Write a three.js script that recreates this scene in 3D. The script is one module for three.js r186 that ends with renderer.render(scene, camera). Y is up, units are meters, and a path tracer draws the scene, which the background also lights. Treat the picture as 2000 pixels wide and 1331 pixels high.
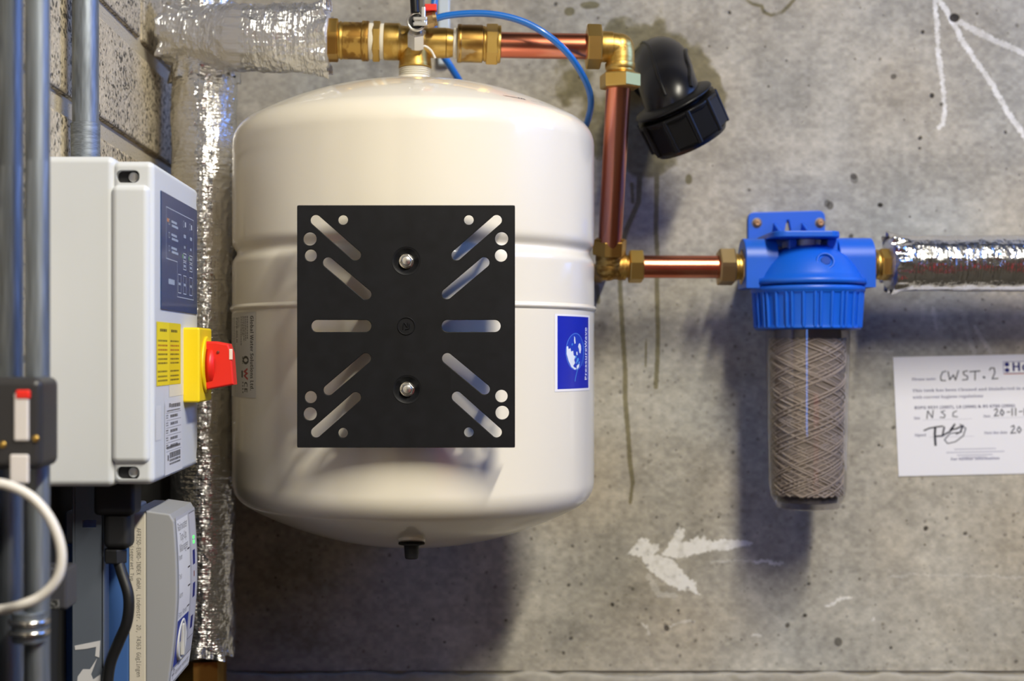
import * as THREE from 'three';
import { RoundedBoxGeometry } from 'three/addons/geometries/RoundedBoxGeometry.js';
import { mergeGeometries } from 'three/addons/utils/BufferGeometryUtils.js';
import { RectAreaLightUniformsLib } from 'three/addons/lights/RectAreaLightUniformsLib.js';
import { Brush, Evaluator, SUBTRACTION } from 'three-bvh-csg';

// ---------------------------------------------------------------- camera, sky, lamp, exposure
const scene = new THREE.Scene();
const F = 2778, VX = 880, VY = 690;                       // focal length and straight-ahead point, in pixels of the 2000 x 1331 frame
const camera = new THREE.PerspectiveCamera(2 * Math.atan(1331 / 2 / F) * 180 / Math.PI, 2000 / 1331, 0.05, 40);
camera.position.set(0, 0, 0);
camera.lookAt(0, 0, -1);
camera.setViewOffset(2000, 1331, 1000 - VX, 665.5 - VY, 2000, 1331);
camera.focus = 1.33;
camera.userData.fStop = 4.5;
camera.updateProjectionMatrix();
scene.add(camera);
scene.background = new THREE.Color().setRGB(1.35, 3.0, 8.8);   // overcast blue daylight outside, seen only through the two openings
const renderer = new THREE.WebGLRenderer({ antialias: true });
renderer.toneMapping = THREE.LinearToneMapping;
renderer.toneMappingExposure = 1.0;
renderer.shadowMap.enabled = true;
RectAreaLightUniformsLib.init();
const LAMP = { x: 0.66, y: 1.3, d0: -0.8, d1: 0.6, w: 0.09 };
{
  const l = new THREE.RectAreaLight(new THREE.Color().setRGB(1.0, 0.94, 0.785), 208, LAMP.w, LAMP.d1 - LAMP.d0);
  l.position.set(LAMP.x, LAMP.y - 0.032, -(LAMP.d0 + LAMP.d1) / 2);
  l.rotation.x = -Math.PI / 2;
  l.name = 'tube_light';
  scene.add(l);
}

// ---------------------------------------------------------------- helpers
const V = (x, y, z) => new THREE.Vector3(x, y, z);
const P = (px, py, d) => V((px - VX) / F * d, (VY - py) / F * d, -d);
const XX = (px, d) => (px - VX) / F * d, YY = (py, d) => (VY - py) / F * d;
const used = new Map();
function numbered(n) { const k = used.get(n) || 0; used.set(n, k + 1); return k ? n + '_' + String(k).padStart(3, '0') : n; }
const origin = new WeakMap();
function thing(name, label, category, at, group) {
  const o = new THREE.Group(); o.name = numbered(name); o.position.copy(at); o.userData = { label, category };
  if (group) o.userData.group = group;
  origin.set(o, at.clone()); scene.add(o); return o;
}
function plain(g) {
  const q = g.index ? g.toNonIndexed() : g.clone();
  if (!q.attributes.normal) q.computeVertexNormals();
  if (!q.attributes.uv) q.setAttribute('uv', new THREE.BufferAttribute(new Float32Array(q.attributes.position.count * 2), 2));
  for (const k of Object.keys(q.attributes)) if (!['position', 'normal', 'uv'].includes(k)) q.deleteAttribute(k);
  return q;
}
function part(parent, name, geos, mat, label) {            // geometry comes in world coordinates
  const list = (Array.isArray(geos) ? geos : [geos]).map(plain);
  const g = list.length > 1 ? mergeGeometries(list) : list[0];
  const o = origin.get(parent) || V(0, 0, 0);
  g.translate(-o.x, -o.y, -o.z);
  const m = new THREE.Mesh(g, mat); m.name = name; m.castShadow = m.receiveShadow = true;
  origin.set(m, o.clone());
  if (label) m.userData.label = label;
  parent.add(m); return m;
}
function single(name, geos, mat, label, category, at, group) {
  const list = (Array.isArray(geos) ? geos : [geos]).map(plain);
  const g = list.length > 1 ? mergeGeometries(list) : list[0];
  g.translate(-at.x, -at.y, -at.z);
  const m = new THREE.Mesh(g, mat); m.name = numbered(name); m.position.copy(at); m.castShadow = m.receiveShadow = true;
  m.userData = { label, category }; if (group) m.userData.group = group;
  origin.set(m, at.clone()); scene.add(m); return m;
}
function struct(name, geos, mat, label) {
  const list = (Array.isArray(geos) ? geos : [geos]).map(plain);
  const m = new THREE.Mesh(list.length > 1 ? mergeGeometries(list) : list[0], mat);
  m.name = name; m.castShadow = m.receiveShadow = true; m.userData = { kind: 'structure', label, category: name.split('_')[0] }; scene.add(m); return m;
}
const UP = V(0, 1, 0);
function along(g, a, dir) {                                // geometry built along +Y from 0, set at a pointing along dir
  const q = new THREE.Quaternion().setFromUnitVectors(UP, dir.clone().normalize());
  g.applyQuaternion(q); g.translate(a.x, a.y, a.z); return g;
}
function lathe(a, dir, prof, seg = 40) { return along(new THREE.LatheGeometry(prof.map(([r, t]) => new THREE.Vector2(Math.max(r, 1e-5), t)), seg), a, dir); }
function cyl(a, b, r, seg = 32, r2 = r, bev = 0.0006) {
  const d = b.clone().sub(a), L = d.length(); bev = Math.min(bev, L / 3, r / 3);
  return lathe(a, d, [[0, 0], [r - bev, 0], [r, bev], [r2, L - bev], [r2 - bev, L], [0, L]], seg);
}
function hexNut(a, b, r, phase = 0, bev = 0.0012, n = 6) {
  const d = b.clone().sub(a), L = d.length(), s = new THREE.Shape();
  for (let i = 0; i < n; i++) { const t = phase + i / n * Math.PI * 2, x = (r - bev) * Math.cos(t), y = (r - bev) * Math.sin(t); i ? s.lineTo(x, y) : s.moveTo(x, y); }
  s.closePath();
  const g = new THREE.ExtrudeGeometry(s, { depth: Math.max(1e-4, L - 2 * bev), bevelEnabled: true, bevelThickness: bev, bevelSize: bev, bevelSegments: 2, steps: 1 });
  g.translate(0, 0, bev); g.rotateX(-Math.PI / 2); return along(g, a, d);
}
function tube(pts, r, seg = 60, rs = 12) { return new THREE.TubeGeometry(new THREE.CatmullRomCurve3(pts), seg, r, rs, false); }
function rbox(x0, x1, y0, y1, z0, z1, r = 0.002, s = 3) {
  const w = Math.abs(x1 - x0), h = Math.abs(y1 - y0), d = Math.abs(z1 - z0);
  const g = new RoundedBoxGeometry(w, h, d, s, Math.min(r, w / 2.01, h / 2.01, d / 2.01)); g.translate((x0 + x1) / 2, (y0 + y1) / 2, (z0 + z1) / 2); return g;
}
function box(x0, x1, y0, y1, z0, z1) { const g = new THREE.BoxGeometry(Math.abs(x1 - x0), Math.abs(y1 - y0), Math.abs(z1 - z0)); g.translate((x0 + x1) / 2, (y0 + y1) / 2, (z0 + z1) / 2); return g; }
function boxUV(g, tile) {                                  // uv in metres / tile, by the way each face points
  g = g.index ? g.toNonIndexed() : g; const p = g.attributes.position, n = g.attributes.normal, uv = new Float32Array(p.count * 2);
  for (let i = 0; i < p.count; i++) {
    const ax = Math.abs(n.getX(i)), ay = Math.abs(n.getY(i)), az = Math.abs(n.getZ(i));
    const [u, v] = ax >= ay && ax >= az ? [p.getZ(i), p.getY(i)] : ay >= az ? [p.getX(i), p.getZ(i)] : [p.getX(i), p.getY(i)];
    uv[2 * i] = u / tile; uv[2 * i + 1] = v / tile;
  }
  g.setAttribute('uv', new THREE.BufferAttribute(uv, 2)); return g;
}
function grid(nu, nv, f) {                                 // parametric sheet
  const pos = [], uv = [], idx = [];
  for (let j = 0; j <= nv; j++) for (let i = 0; i <= nu; i++) { const p = f(i / nu, j / nv); pos.push(p.x, p.y, p.z); uv.push(i / nu, j / nv); }
  for (let j = 0; j < nv; j++) for (let i = 0; i < nu; i++) { const a = j * (nu + 1) + i, b = a + 1, c = a + nu + 1, d = c + 1; idx.push(a, b, d, a, d, c); }
  const g = new THREE.BufferGeometry();
  g.setAttribute('position', new THREE.Float32BufferAttribute(pos, 3)); g.setAttribute('uv', new THREE.Float32BufferAttribute(uv, 2)); g.setIndex(idx); g.computeVertexNormals(); return g;
}
const sideQuad = (X, d0, d1, y0, y1) => grid(1, 1, (u, v) => V(X, y0 + (y1 - y0) * v, -(d0 + (d1 - d0) * u)));
// noise
let seedState = 12345;
const rnd = () => { seedState = (seedState * 1664525 + 1013904223) >>> 0; return seedState / 4294967296; };
function hash(x, y, z) { let h = Math.imul(x, 374761393) ^ Math.imul(y, 668265263) ^ Math.imul(z, 1274126177); h = Math.imul(h ^ (h >>> 13), 1274126177); return ((h ^ (h >>> 16)) >>> 0) / 4294967296; }
const sm = (t) => t * t * (3 - 2 * t), mix = (a, b, t) => a + (b - a) * t, clamp = (x, a = 0, b = 1) => Math.min(b, Math.max(a, x));
const sstep = (a, b, x) => sm(clamp((x - a) / (b - a)));
function noise(x, y, z = 0) {
  const X = Math.floor(x), Y = Math.floor(y), Z = Math.floor(z), u = sm(x - X), v = sm(y - Y), w = sm(z - Z);
  const l = (k) => mix(mix(hash(X, Y, Z + k), hash(X + 1, Y, Z + k), u), mix(hash(X, Y + 1, Z + k), hash(X + 1, Y + 1, Z + k), u), v);
  return w === 0 ? l(0) : mix(l(0), l(1), w);
}
function noise2(x, y, s) {
  const X = Math.floor(x), Y = Math.floor(y), u = sm(x - X), v = sm(y - Y);
  return mix(mix(hash(X, Y, s), hash(X + 1, Y, s), u), mix(hash(X, Y + 1, s), hash(X + 1, Y + 1, s), u), v);
}
const fbm = (x, y, s, o = 4) => { let a = 0, k = 0.5, n = 0; for (let i = 0; i < o; i++) { a += k * noise2(x, y, s + i * 17); n += k; x *= 2.03; y *= 2.03; k *= 0.5; } return a / n; };
function canvas(w, h) { const c = document.createElement('canvas'); c.width = w; c.height = h; return [c, c.getContext('2d')]; }
function colourMap(c, rep) { const t = new THREE.CanvasTexture(c); t.colorSpace = THREE.SRGBColorSpace; t.magFilter = THREE.LinearFilter; if (rep) t.wrapS = t.wrapT = THREE.RepeatWrapping; return t; }
function dataMap(c, rep) { const t = new THREE.CanvasTexture(c); t.magFilter = THREE.LinearFilter; if (rep) t.wrapS = t.wrapT = THREE.RepeatWrapping; return t; }
function fill(w, h, f) {                                   // f(x, y) -> [r, g, b] 0..255
  const [c, g] = canvas(w, h), im = g.createImageData(w, h), d = im.data;
  for (let y = 0; y < h; y++) for (let x = 0; x < w; x++) { const q = f(x, y), i = 4 * (y * w + x); d[i] = q[0]; d[i + 1] = q[1]; d[i + 2] = q[2]; d[i + 3] = 255; }
  g.putImageData(im, 0, 0); return [c, g];
}
const std = (o) => new THREE.MeshStandardMaterial(o);
const phys = (o) => new THREE.MeshPhysicalMaterial(o);
const rgb = (r, g, b) => new THREE.Color().setRGB(r, g, b);

// ---------------------------------------------------------------- concrete of the back wall
const WD = 1.75, WS = F / WD;                              // wall distance and its pixels per metre
const WX0 = -0.45, WX1 = 0.77, WY0 = -0.391, WY1 = 0.524, TW = 2048, TH = 1536;
const tx = (px) => ((px - VX) / WS - WX0) / (WX1 - WX0) * TW, ty = (py) => (WY1 - (VY - py) / WS) / (WY1 - WY0) * TH;
const tk = TW / (WX1 - WX0) / WS;
function stroke(g, pts, w, style) { g.strokeStyle = style; g.lineWidth = w * tk; g.lineCap = 'round'; g.lineJoin = 'round'; g.beginPath(); pts.forEach(([x, y], i) => i ? g.lineTo(tx(x), ty(y)) : g.moveTo(tx(x), ty(y))); g.stroke(); }
function blob(g, x, y, rx, ry, a, rot = 0) {
  g.save(); g.translate(tx(x), ty(y)); g.rotate(rot); g.scale(rx * tk, ry * tk);
  const q = g.createRadialGradient(0, 0, 0, 0, 0, 1); q.addColorStop(0, `rgba(255,255,255,${a})`); q.addColorStop(0.6, `rgba(255,255,255,${a * 0.75})`); q.addColorStop(1, 'rgba(255,255,255,0)');
  g.fillStyle = q; g.beginPath(); g.arc(0, 0, 1, 0, 7); g.fill(); g.restore();
}
function maskOf(draw) { const [c, g] = canvas(TW, TH); g.fillStyle = '#000'; g.fillRect(0, 0, TW, TH); draw(g); const d = g.getImageData(0, 0, TW, TH).data, o = new Uint8Array(TW * TH); for (let i = 0; i < o.length; i++) o[i] = d[4 * i]; return o; }
const damp = maskOf((g) => {                               // wet patch and runs around the pipe through the wall
  blob(g, 1290, 160, 125, 150, 1); blob(g, 1215, 70, 60, 60, 0.8); blob(g, 1375, 190, 66, 90, 0.85); blob(g, 1120, 150, 66, 90, 0.72); blob(g, 1270, 300, 86, 70, 0.95); blob(g, 1180, 250, 60, 90, 0.8);
  blob(g, 1112, 22, 14, 12, 0.9); blob(g, 1152, 10, 26, 10, 0.75); blob(g, 1345, 350, 10, 14, 0.85); blob(g, 1290, 20, 22, 46, 0.6);
  stroke(g, [[1250, 330], [1247, 395], [1238, 415], [1225, 445], [1214, 480], [1212, 530]], 10, 'rgb(235,235,235)');
  stroke(g, [[1214, 470], [1211, 560], [1216, 650], [1221, 720], [1221, 780], [1227, 850], [1230, 900], [1236, 945]], 9, 'rgb(225,225,225)');
  stroke(g, [[1236, 940], [1231, 982]], 7, 'rgb(205,205,205)');
  stroke(g, [[1283, 335], [1282, 400], [1281, 450], [1284, 500], [1283, 560], [1285, 660], [1284, 700], [1281, 756]], 9, 'rgb(225,225,225)');
  stroke(g, [[1234, 360], [1236, 395]], 7, 'rgb(220,220,220)');
  stroke(g, [[1262, 662], [1261, 716]], 4, 'rgb(165,165,165)');
  stroke(g, [[1166, 560], [1168, 590]], 9, 'rgb(190,190,190)');
  stroke(g, [[1452, -4], [1470, 8], [1488, 12], [1492, 24], [1506, 30], [1526, 25], [1538, 14], [1552, -2]], 7, 'rgb(150,150,150)');
});
const chalk = maskOf((g) => {                              // white chalk lines and paint scrapes
  const w = 'rgb(205,205,205)';
  stroke(g, [[1823, -30], [1828, 40], [1834, 110], [1842, 180], [1845, 225], [1840, 245], [1833, 250]], 9, w);
  stroke(g, [[1828, -10], [1852, 30], [1880, 80], [1915, 130], [1945, 180], [1975, 230], [2010, 280]], 10, w);
  stroke(g, [[1868, 40], [1910, 62], [1960, 88], [2010, 108]], 11, 'rgb(165,165,165)');
  const W = 'rgb(255,255,255)';
  const poly = (z) => { g.fillStyle = W; g.beginPath(); z.forEach(([x, y], i) => i ? g.lineTo(tx(1100 + x / 2.222), ty(960 + y / 2.222)) : g.moveTo(tx(1100 + x / 2.222), ty(960 + y / 2.222))); g.closePath(); g.fill(); };
  poly([[275, 285], [310, 252], [345, 212], [375, 215], [385, 242], [402, 230], [425, 238], [430, 265], [400, 280], [470, 298], [540, 365], [600, 440], [560, 432], [480, 405], [410, 372], [350, 325], [335, 288], [300, 292]]);
  poly([[485, 172], [500, 160], [525, 165], [530, 200], [512, 235], [560, 222], [575, 196], [590, 205], [600, 190], [610, 215], [700, 208], [810, 218], [828, 238], [790, 252], [700, 264], [600, 260], [545, 282], [500, 296], [440, 284], [470, 245], [485, 215]]);
  stroke(g, [[1474, 1102], [1505, 1099], [1530, 1096]], 7, 'rgb(215,215,215)');
  stroke(g, [[1385, 1101], [1470, 1099]], 5, 'rgb(80,80,80)');
  stroke(g, [[1265, 1130], [1290, 1160], [1320, 1160]], 14, 'rgb(90,90,90)');
  stroke(g, [[1615, 1182], [1638, 1173], [1660, 1166]], 6, 'rgb(215,215,215)');
  stroke(g, [[1740, 1126], [2010, 1126]], 4, 'rgb(70,70,70)');
  stroke(g, [[1252, 1218], [1264, 1238]], 5, 'rgb(140,140,140)'); stroke(g, [[1305, 1225], [1355, 1212]], 4, 'rgb(120,120,120)');
  stroke(g, [[1472, 1245], [1485, 1246]], 6, 'rgb(170,170,170)'); stroke(g, [[1707, 1212], [1714, 1212]], 5, 'rgb(150,150,150)');
  stroke(g, [[1822, 605], [1828, 640]], 8, 'rgb(80,80,80)'); stroke(g, [[1905, 640], [1935, 690]], 7, 'rgb(90,90,90)'); stroke(g, [[1880, 610], [1903, 690]], 10, 'rgb(60,60,60)');
  stroke(g, [[1660, 686], [1745, 687]], 4, 'rgb(50,50,50)');
});
const pits = maskOf((g) => {                               // air holes and dark specks
  const dot = (x, y, r, a) => { g.fillStyle = `rgba(255,255,255,${a})`; g.beginPath(); g.ellipse(tx(x), ty(y), r * tk, r * tk * 0.85, rnd() * 3, 0, 7); g.fill(); };
  dot(1864, 35, 10, 1); dot(1719, 401, 5, 1); dot(1820, 187, 5, 0.9); dot(1802, 63, 4, 0.8); dot(1745, 150, 6, 0.5); dot(1667, 345, 7, 0.5); dot(1668, 350, 9, 0.35); dot(1621, 402, 8, 0.55); dot(1615, 398, 7, 0.45); dot(1662, 462, 5, 0.6); dot(1796, 290, 3, 0.7);
  dot(1808, 1033, 5, 0.8); dot(1885, 1043, 4, 0.6); dot(1572, 1203, 4, 0.8); dot(1538, 1222, 5, 0.6); dot(1637, 1255, 9, 0.5); dot(1196, 1182, 4, 0.8); dot(1115, 1248, 4, 0.6); dot(1302, 1228, 6, 0.7);
  for (let i = 0; i < 520; i++) { const r = 1 + 3.2 * Math.pow(rnd(), 4); dot(330 + rnd() * 1680, rnd() * 1310, r, 0.25 + 0.55 * rnd()); }
  for (let i = 0; i < 1500; i++) dot(330 + rnd() * 1680, 560 + rnd() * 750, 0.8 + 3.4 * Math.pow(rnd(), 2.5), 0.1 + 0.25 * rnd());
});
const concreteTone = (X, Y) => {                           // grey of the cast concrete at a point of the wall, metres
  const big = fbm(X * 5, Y * 4, 3, 3) - 0.5, mid = fbm(X * 22, Y * 26, 9, 4) - 0.5, fine = fbm(X * 150, Y * 190, 5, 3) - 0.5, streak = fbm(X * 9, Y * 70, 31, 3) - 0.5, vert = fbm(X * 60, Y * 5, 44, 3) - 0.5;
  return { l: 1 + 0.3 * big + 0.2 * mid + 0.26 * fine + 0.08 * streak + 0.08 * vert, w: fbm(X * 7 + 9, Y * 6, 71, 3) - 0.5 };
};
const wallHeight = new Uint8Array(TW * TH);
const [wallCanvas] = fill(TW, TH, (x, y) => {
  const i = y * TW + x, X = WX0 + (WX1 - WX0) * x / TW, Y = WY1 - (WY1 - WY0) * y / TH, t = concreteTone(X, Y);
  let l = 168 * t.l, r = l * (1.015 + 0.07 * t.w), g = l * 0.985, b = l * (0.925 - 0.09 * t.w);
  const dm = sstep(0.34, 0.52, damp[i] / 255 * 0.8 + 0.55 * (fbm(X * 45, Y * 45, 90, 5) - 0.5) * (damp[i] > 8 ? 1 : 0) * (damp[i] > 195 && damp[i] < 240 ? 0.25 : 1));
  r = mix(r, r * 0.72, dm); g = mix(g, g * 0.70, dm); b = mix(b, b * 0.585, dm);
  const wx = clamp(Math.round(x + (Y < -0.2 ? 26 : 7) * (fbm(X * 42, Y * 42, 130, 4) - 0.5) + 5 * (noise2(X * 600, Y * 600, 3) - 0.5)), 0, TW - 1), wy = clamp(Math.round(y + (Y < -0.2 ? 22 : 7) * (fbm(X * 42, Y * 42, 140, 4) - 0.5) + 5 * (noise2(X * 600, Y * 600, 7) - 0.5)), 0, TH - 1), ck = chalk[wy * TW + wx];
  const ch = clamp(ck / 255 * (0.84 + 0.9 * (fbm(X * 120, Y * 120, 55, 3) - 0.42)), 0, 0.92);
  const edge = ck > 6 ? sstep(0.0, 0.12, ch) * ch : 0;
  r = mix(r, 232, edge); g = mix(g, 230, edge); b = mix(b, 228, edge);
  const p = pits[i] / 255; r *= 1 - 0.72 * p; g *= 1 - 0.74 * p; b *= 1 - 0.76 * p;
  wallHeight[i] = clamp(150 + 60 * (fbm(X * 150, Y * 190, 5, 3) - 0.5) + 70 * (fbm(X * 22, Y * 26, 9, 4) - 0.5) - 110 * p + 20 * edge, 0, 255);
  return [r, g, b];
});
const [wallBump] = fill(TW, TH, (x, y) => { const h = wallHeight[y * TW + x]; return [h, h, h]; });
const concreteWall = std({ map: colourMap(wallCanvas), bumpMap: dataMap(wallBump), bumpScale: 0.0016, roughness: 0.86 });
const [concCanvas] = fill(768, 768, (x, y) => {            // plain concrete for the rest of the room, 1.2 m tile
  const q = (o) => { const t = x / 768, s = y / 768; return [o(t, s), o(t - 1, s), o(t, s - 1), o(t - 1, s - 1), t, s]; };
  const f = q((t, s) => concreteTone(t * 1.2 + 3, s * 1.2 + 3).l), l = 168 * mix(mix(f[0], f[1], f[4]), mix(f[2], f[3], f[4]), f[5]);
  return [l * 1.015, l * 0.985, l * 0.925];
});
const concrete = std({ map: colourMap(concCanvas, true), roughness: 0.88 });

// ---------------------------------------------------------------- the room
const darkenedConcrete = std({ map: concrete.map, color: rgb(0.115, 0.107, 0.103), roughness: 0.9 });   // unseen room surfaces, colour darkened to cut bounced light
const FLOOR = -1.15, CEIL = 1.42, LEFT = -0.335, RIGHT = 1.75, REAR = 4.4, FARLEFT = -2.3;
const central = grid(1, 1, (u, v) => V(WX0 + (WX1 - WX0) * u, WY0 + (WY1 - WY0) * v, -WD));
const wallBack = struct('wall_back', boxUV(box(FARLEFT, RIGHT + 0.2, FLOOR, CEIL, -WD - 0.2, -WD - 0.004), 1.2), concrete, 'grey cast concrete wall behind the tank with damp stains and chalk marks');
part(wallBack, 'wall_face', central, concreteWall);
part(wallBack, 'wall_face', [boxUV(box(WX0, WX1, WY1, CEIL, -WD - 0.004, -WD), 1.2), boxUV(box(WX1, RIGHT, WY0, CEIL, -WD - 0.004, -WD), 1.2)], concrete);
{ // the rough lip of the lower pour, just inside the bottom of the frame
  const g = grid(260, 14, (u, v) => {
    const X = WX0 + (RIGHT - WX0) * u, k = fbm(X * 30, 3, 12, 4) - 0.5, k2 = fbm(X * 90, v * 9, 15, 3) - 0.5;
    const top = WY0 - 0.0035 + 0.011 * k;
    return v < 0.3 ? V(X, top - 0.002 * v, -WD - 0.003 + (v / 0.3) * 0.011 + 0.003 * k2) : V(X, mix(top - 0.0006, top - 0.06, (v - 0.3) / 0.7), -WD + 0.008 + 0.005 * k2);
  });
  struct('trim_1', [boxUV(g, 1.2), boxUV(box(WX0, RIGHT, FLOOR, WY0 - 0.06, -WD - 0.004, -WD + 0.007), 1.2)], concrete, 'rough edge of the lower concrete pour along the wall foot');
}
struct('floor', boxUV(box(FARLEFT - 0.2, RIGHT + 0.2, FLOOR - 0.15, FLOOR, -WD - 0.2, REAR + 0.2), 1.2), darkenedConcrete, 'bare grey concrete floor of the plant room');
struct('ceiling', boxUV(box(FARLEFT - 0.2, RIGHT + 0.2, CEIL, CEIL + 0.15, -WD - 0.2, REAR + 0.2), 1.2), darkenedConcrete, 'bare concrete ceiling slab of the plant room');
{ // right wall with a high window opening, rear wall with a narrow window: daylight enters only there
  const wz0 = -1.65, wz1 = -0.55, wy0 = 0.5, wy1 = 1.3;
  struct('wall_right', [box(RIGHT, RIGHT + 0.2, FLOOR, wy0, -WD, REAR), box(RIGHT, RIGHT + 0.2, wy1, CEIL, -WD, REAR), box(RIGHT, RIGHT + 0.2, wy0, wy1, -WD, wz0), box(RIGHT, RIGHT + 0.2, wy0, wy1, wz1, REAR)].map((g) => boxUV(g, 1.2)), darkenedConcrete, 'concrete side wall with a high open window');
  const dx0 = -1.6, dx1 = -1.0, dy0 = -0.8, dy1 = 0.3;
  struct('wall_rear', [box(FARLEFT - 0.2, dx0, FLOOR, CEIL, REAR, REAR + 0.2), box(dx1, RIGHT + 0.2, FLOOR, CEIL, REAR, REAR + 0.2), box(dx0, dx1, dy1, CEIL, REAR, REAR + 0.2), box(dx0, dx1, FLOOR, dy0, REAR, REAR + 0.2)].map((g) => boxUV(g, 1.2)), darkenedConcrete, 'concrete rear wall with a narrow open window');
  struct('wall_side', [boxUV(box(FARLEFT - 0.2, FARLEFT, FLOOR, CEIL, -WD, REAR), 1.2)], darkenedConcrete, 'far concrete side wall of the plant room');
}
// left wall of sand-lime blocks
{
  const wall = new THREE.Group(); wall.name = 'wall_left'; wall.userData = { kind: 'structure', label: 'buff blockwork side wall with thick mortar joints', category: 'wall' }; scene.add(wall);
  const mk = (s) => fill(640, 640, (x, y) => {
    const X = x / 640 * 0.44, Y = y / 640 * 0.44; let l = 186 * (1 + 0.16 * (fbm(X * 30, Y * 30, s, 4) - 0.5) + 0.34 * (fbm(X * 420, Y * 420, s + 3, 2) - 0.5));
    const p = sstep(0.63, 0.72, fbm(X * 330, Y * 330, s + 50, 2) + 0.24 * (fbm(X * 14, Y * 14, s + 60, 2) - 0.5)); l *= 1 - 0.55 * p;
    return [l * 1.02, l * 0.955, l * 0.83];
  })[0];
  const blockMats = [201, 305, 409].map((s) => { const c = mk(s); return std({ map: colourMap(c, true), bumpMap: dataMap(c, true), bumpScale: 0.0012, roughness: 0.95 }); });
  const mortarMat = std({ color: rgb(0.47, 0.42, 0.33), roughness: 0.95, bumpMap: blockMats[0].bumpMap, bumpScale: 0.0008 });
  const dEnd = -0.55, pitch = 0.1155, len = 0.47, yA = YY(10, 0.335 * F / (VX - 195));   // the joint that crosses the top of the frame
  const mort = part(wall, 'mortar', [boxUV(box(LEFT - 0.09, LEFT - 0.0058, FLOOR, CEIL, -WD, -dEnd), 0.3)], mortarMat);
  const k0 = Math.ceil((FLOOR - yA) / pitch), k1 = Math.floor((CEIL - yA) / pitch);
  const proto = (w) => { const g = boxUV(new RoundedBoxGeometry(0.02, pitch - 0.0185, w, 2, 0.004), 0.44); return g; };
  const cache = new Map();
  for (let k = k0; k < k1; k++) {
    let d = WD + 0.008, first = k % 2 ? 0.44 : 0.205, n = 0;
    while (d > dEnd + 0.03) {
      const w = Math.min(n ? len : first, d - dEnd) - 0.016, key = w.toFixed(3);
      if (!cache.has(key)) cache.set(key, proto(w));
      const b = new THREE.Mesh(cache.get(key), blockMats[Math.floor(hash(k, n, 5) * 3)]);
      b.name = 'block'; b.castShadow = b.receiveShadow = true;
      b.position.set(LEFT - 0.01 - 0.0012 * hash(k, n, 8), yA + pitch * (k + 0.5), -(d - w / 2 - 0.008)); wall.add(b);
      d -= w + 0.016; n++;
    }
  }
}

// ---------------------------------------------------------------- materials of the fittings
const blotch = (s, a, lo, hi, k = 12) => fill(256, 256, (x, y) => { const t = sstep(lo, hi, fbm(x / 256 * k, y / 256 * k, s, 4)); return [0, 1, 2].map((i) => mix(a[0][i], a[1][i], t)); })[0];
const brass = std({ map: colourMap(blotch(7, [[196, 158, 82], [214, 180, 104]], 0.3, 0.7), true), metalness: 1, roughness: 0.4 });
const oldBrass = std({ map: colourMap(blotch(9, [[150, 112, 56], [206, 168, 92]], 0.35, 0.62), true), metalness: 1, roughness: 0.46 });
const paleBrass = std({ map: colourMap(blotch(19, [[186, 158, 112], [208, 182, 136]], 0.35, 0.62), true), metalness: 1, roughness: 0.42 });
const copper = std({ map: colourMap(blotch(11, [[205, 116, 88], [224, 146, 116]], 0.3, 0.7, 9), true), metalness: 1, roughness: 0.27 });
const tape = std({ color: rgb(0.72, 0.68, 0.58), roughness: 0.9 });
const blackPlastic = phys({ color: rgb(0.007, 0.007, 0.008), roughness: 0.36, specularIntensity: 0.55 });
const blackMatt = std({ color: rgb(0.014, 0.014, 0.016), roughness: 0.6 });
const chrome = std({ color: rgb(0.78, 0.76, 0.72), metalness: 1, roughness: 0.22 });
const zinc = std({ color: rgb(0.82, 0.82, 0.82), metalness: 1, roughness: 0.3 });
const blueHose = phys({ color: rgb(0.008, 0.14, 0.52), roughness: 0.3, clearcoat: 0.5, clearcoatRoughness: 0.15 });
const bluePlastic = std({ color: rgb(0.004, 0.105, 0.62), roughness: 0.42 });
const whitePaint = phys({ color: rgb(0.83, 0.775, 0.665), roughness: 0.35, clearcoat: 0.8, clearcoatRoughness: 0.07 });
const redPlastic = std({ color: rgb(0.80, 0.022, 0.012), roughness: 0.42 });
const yellowPlastic = std({ color: rgb(0.90, 0.66, 0.006), roughness: 0.45 });
const greyEnclosure = std({ color: rgb(0.66, 0.685, 0.72), roughness: 0.45 });

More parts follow.
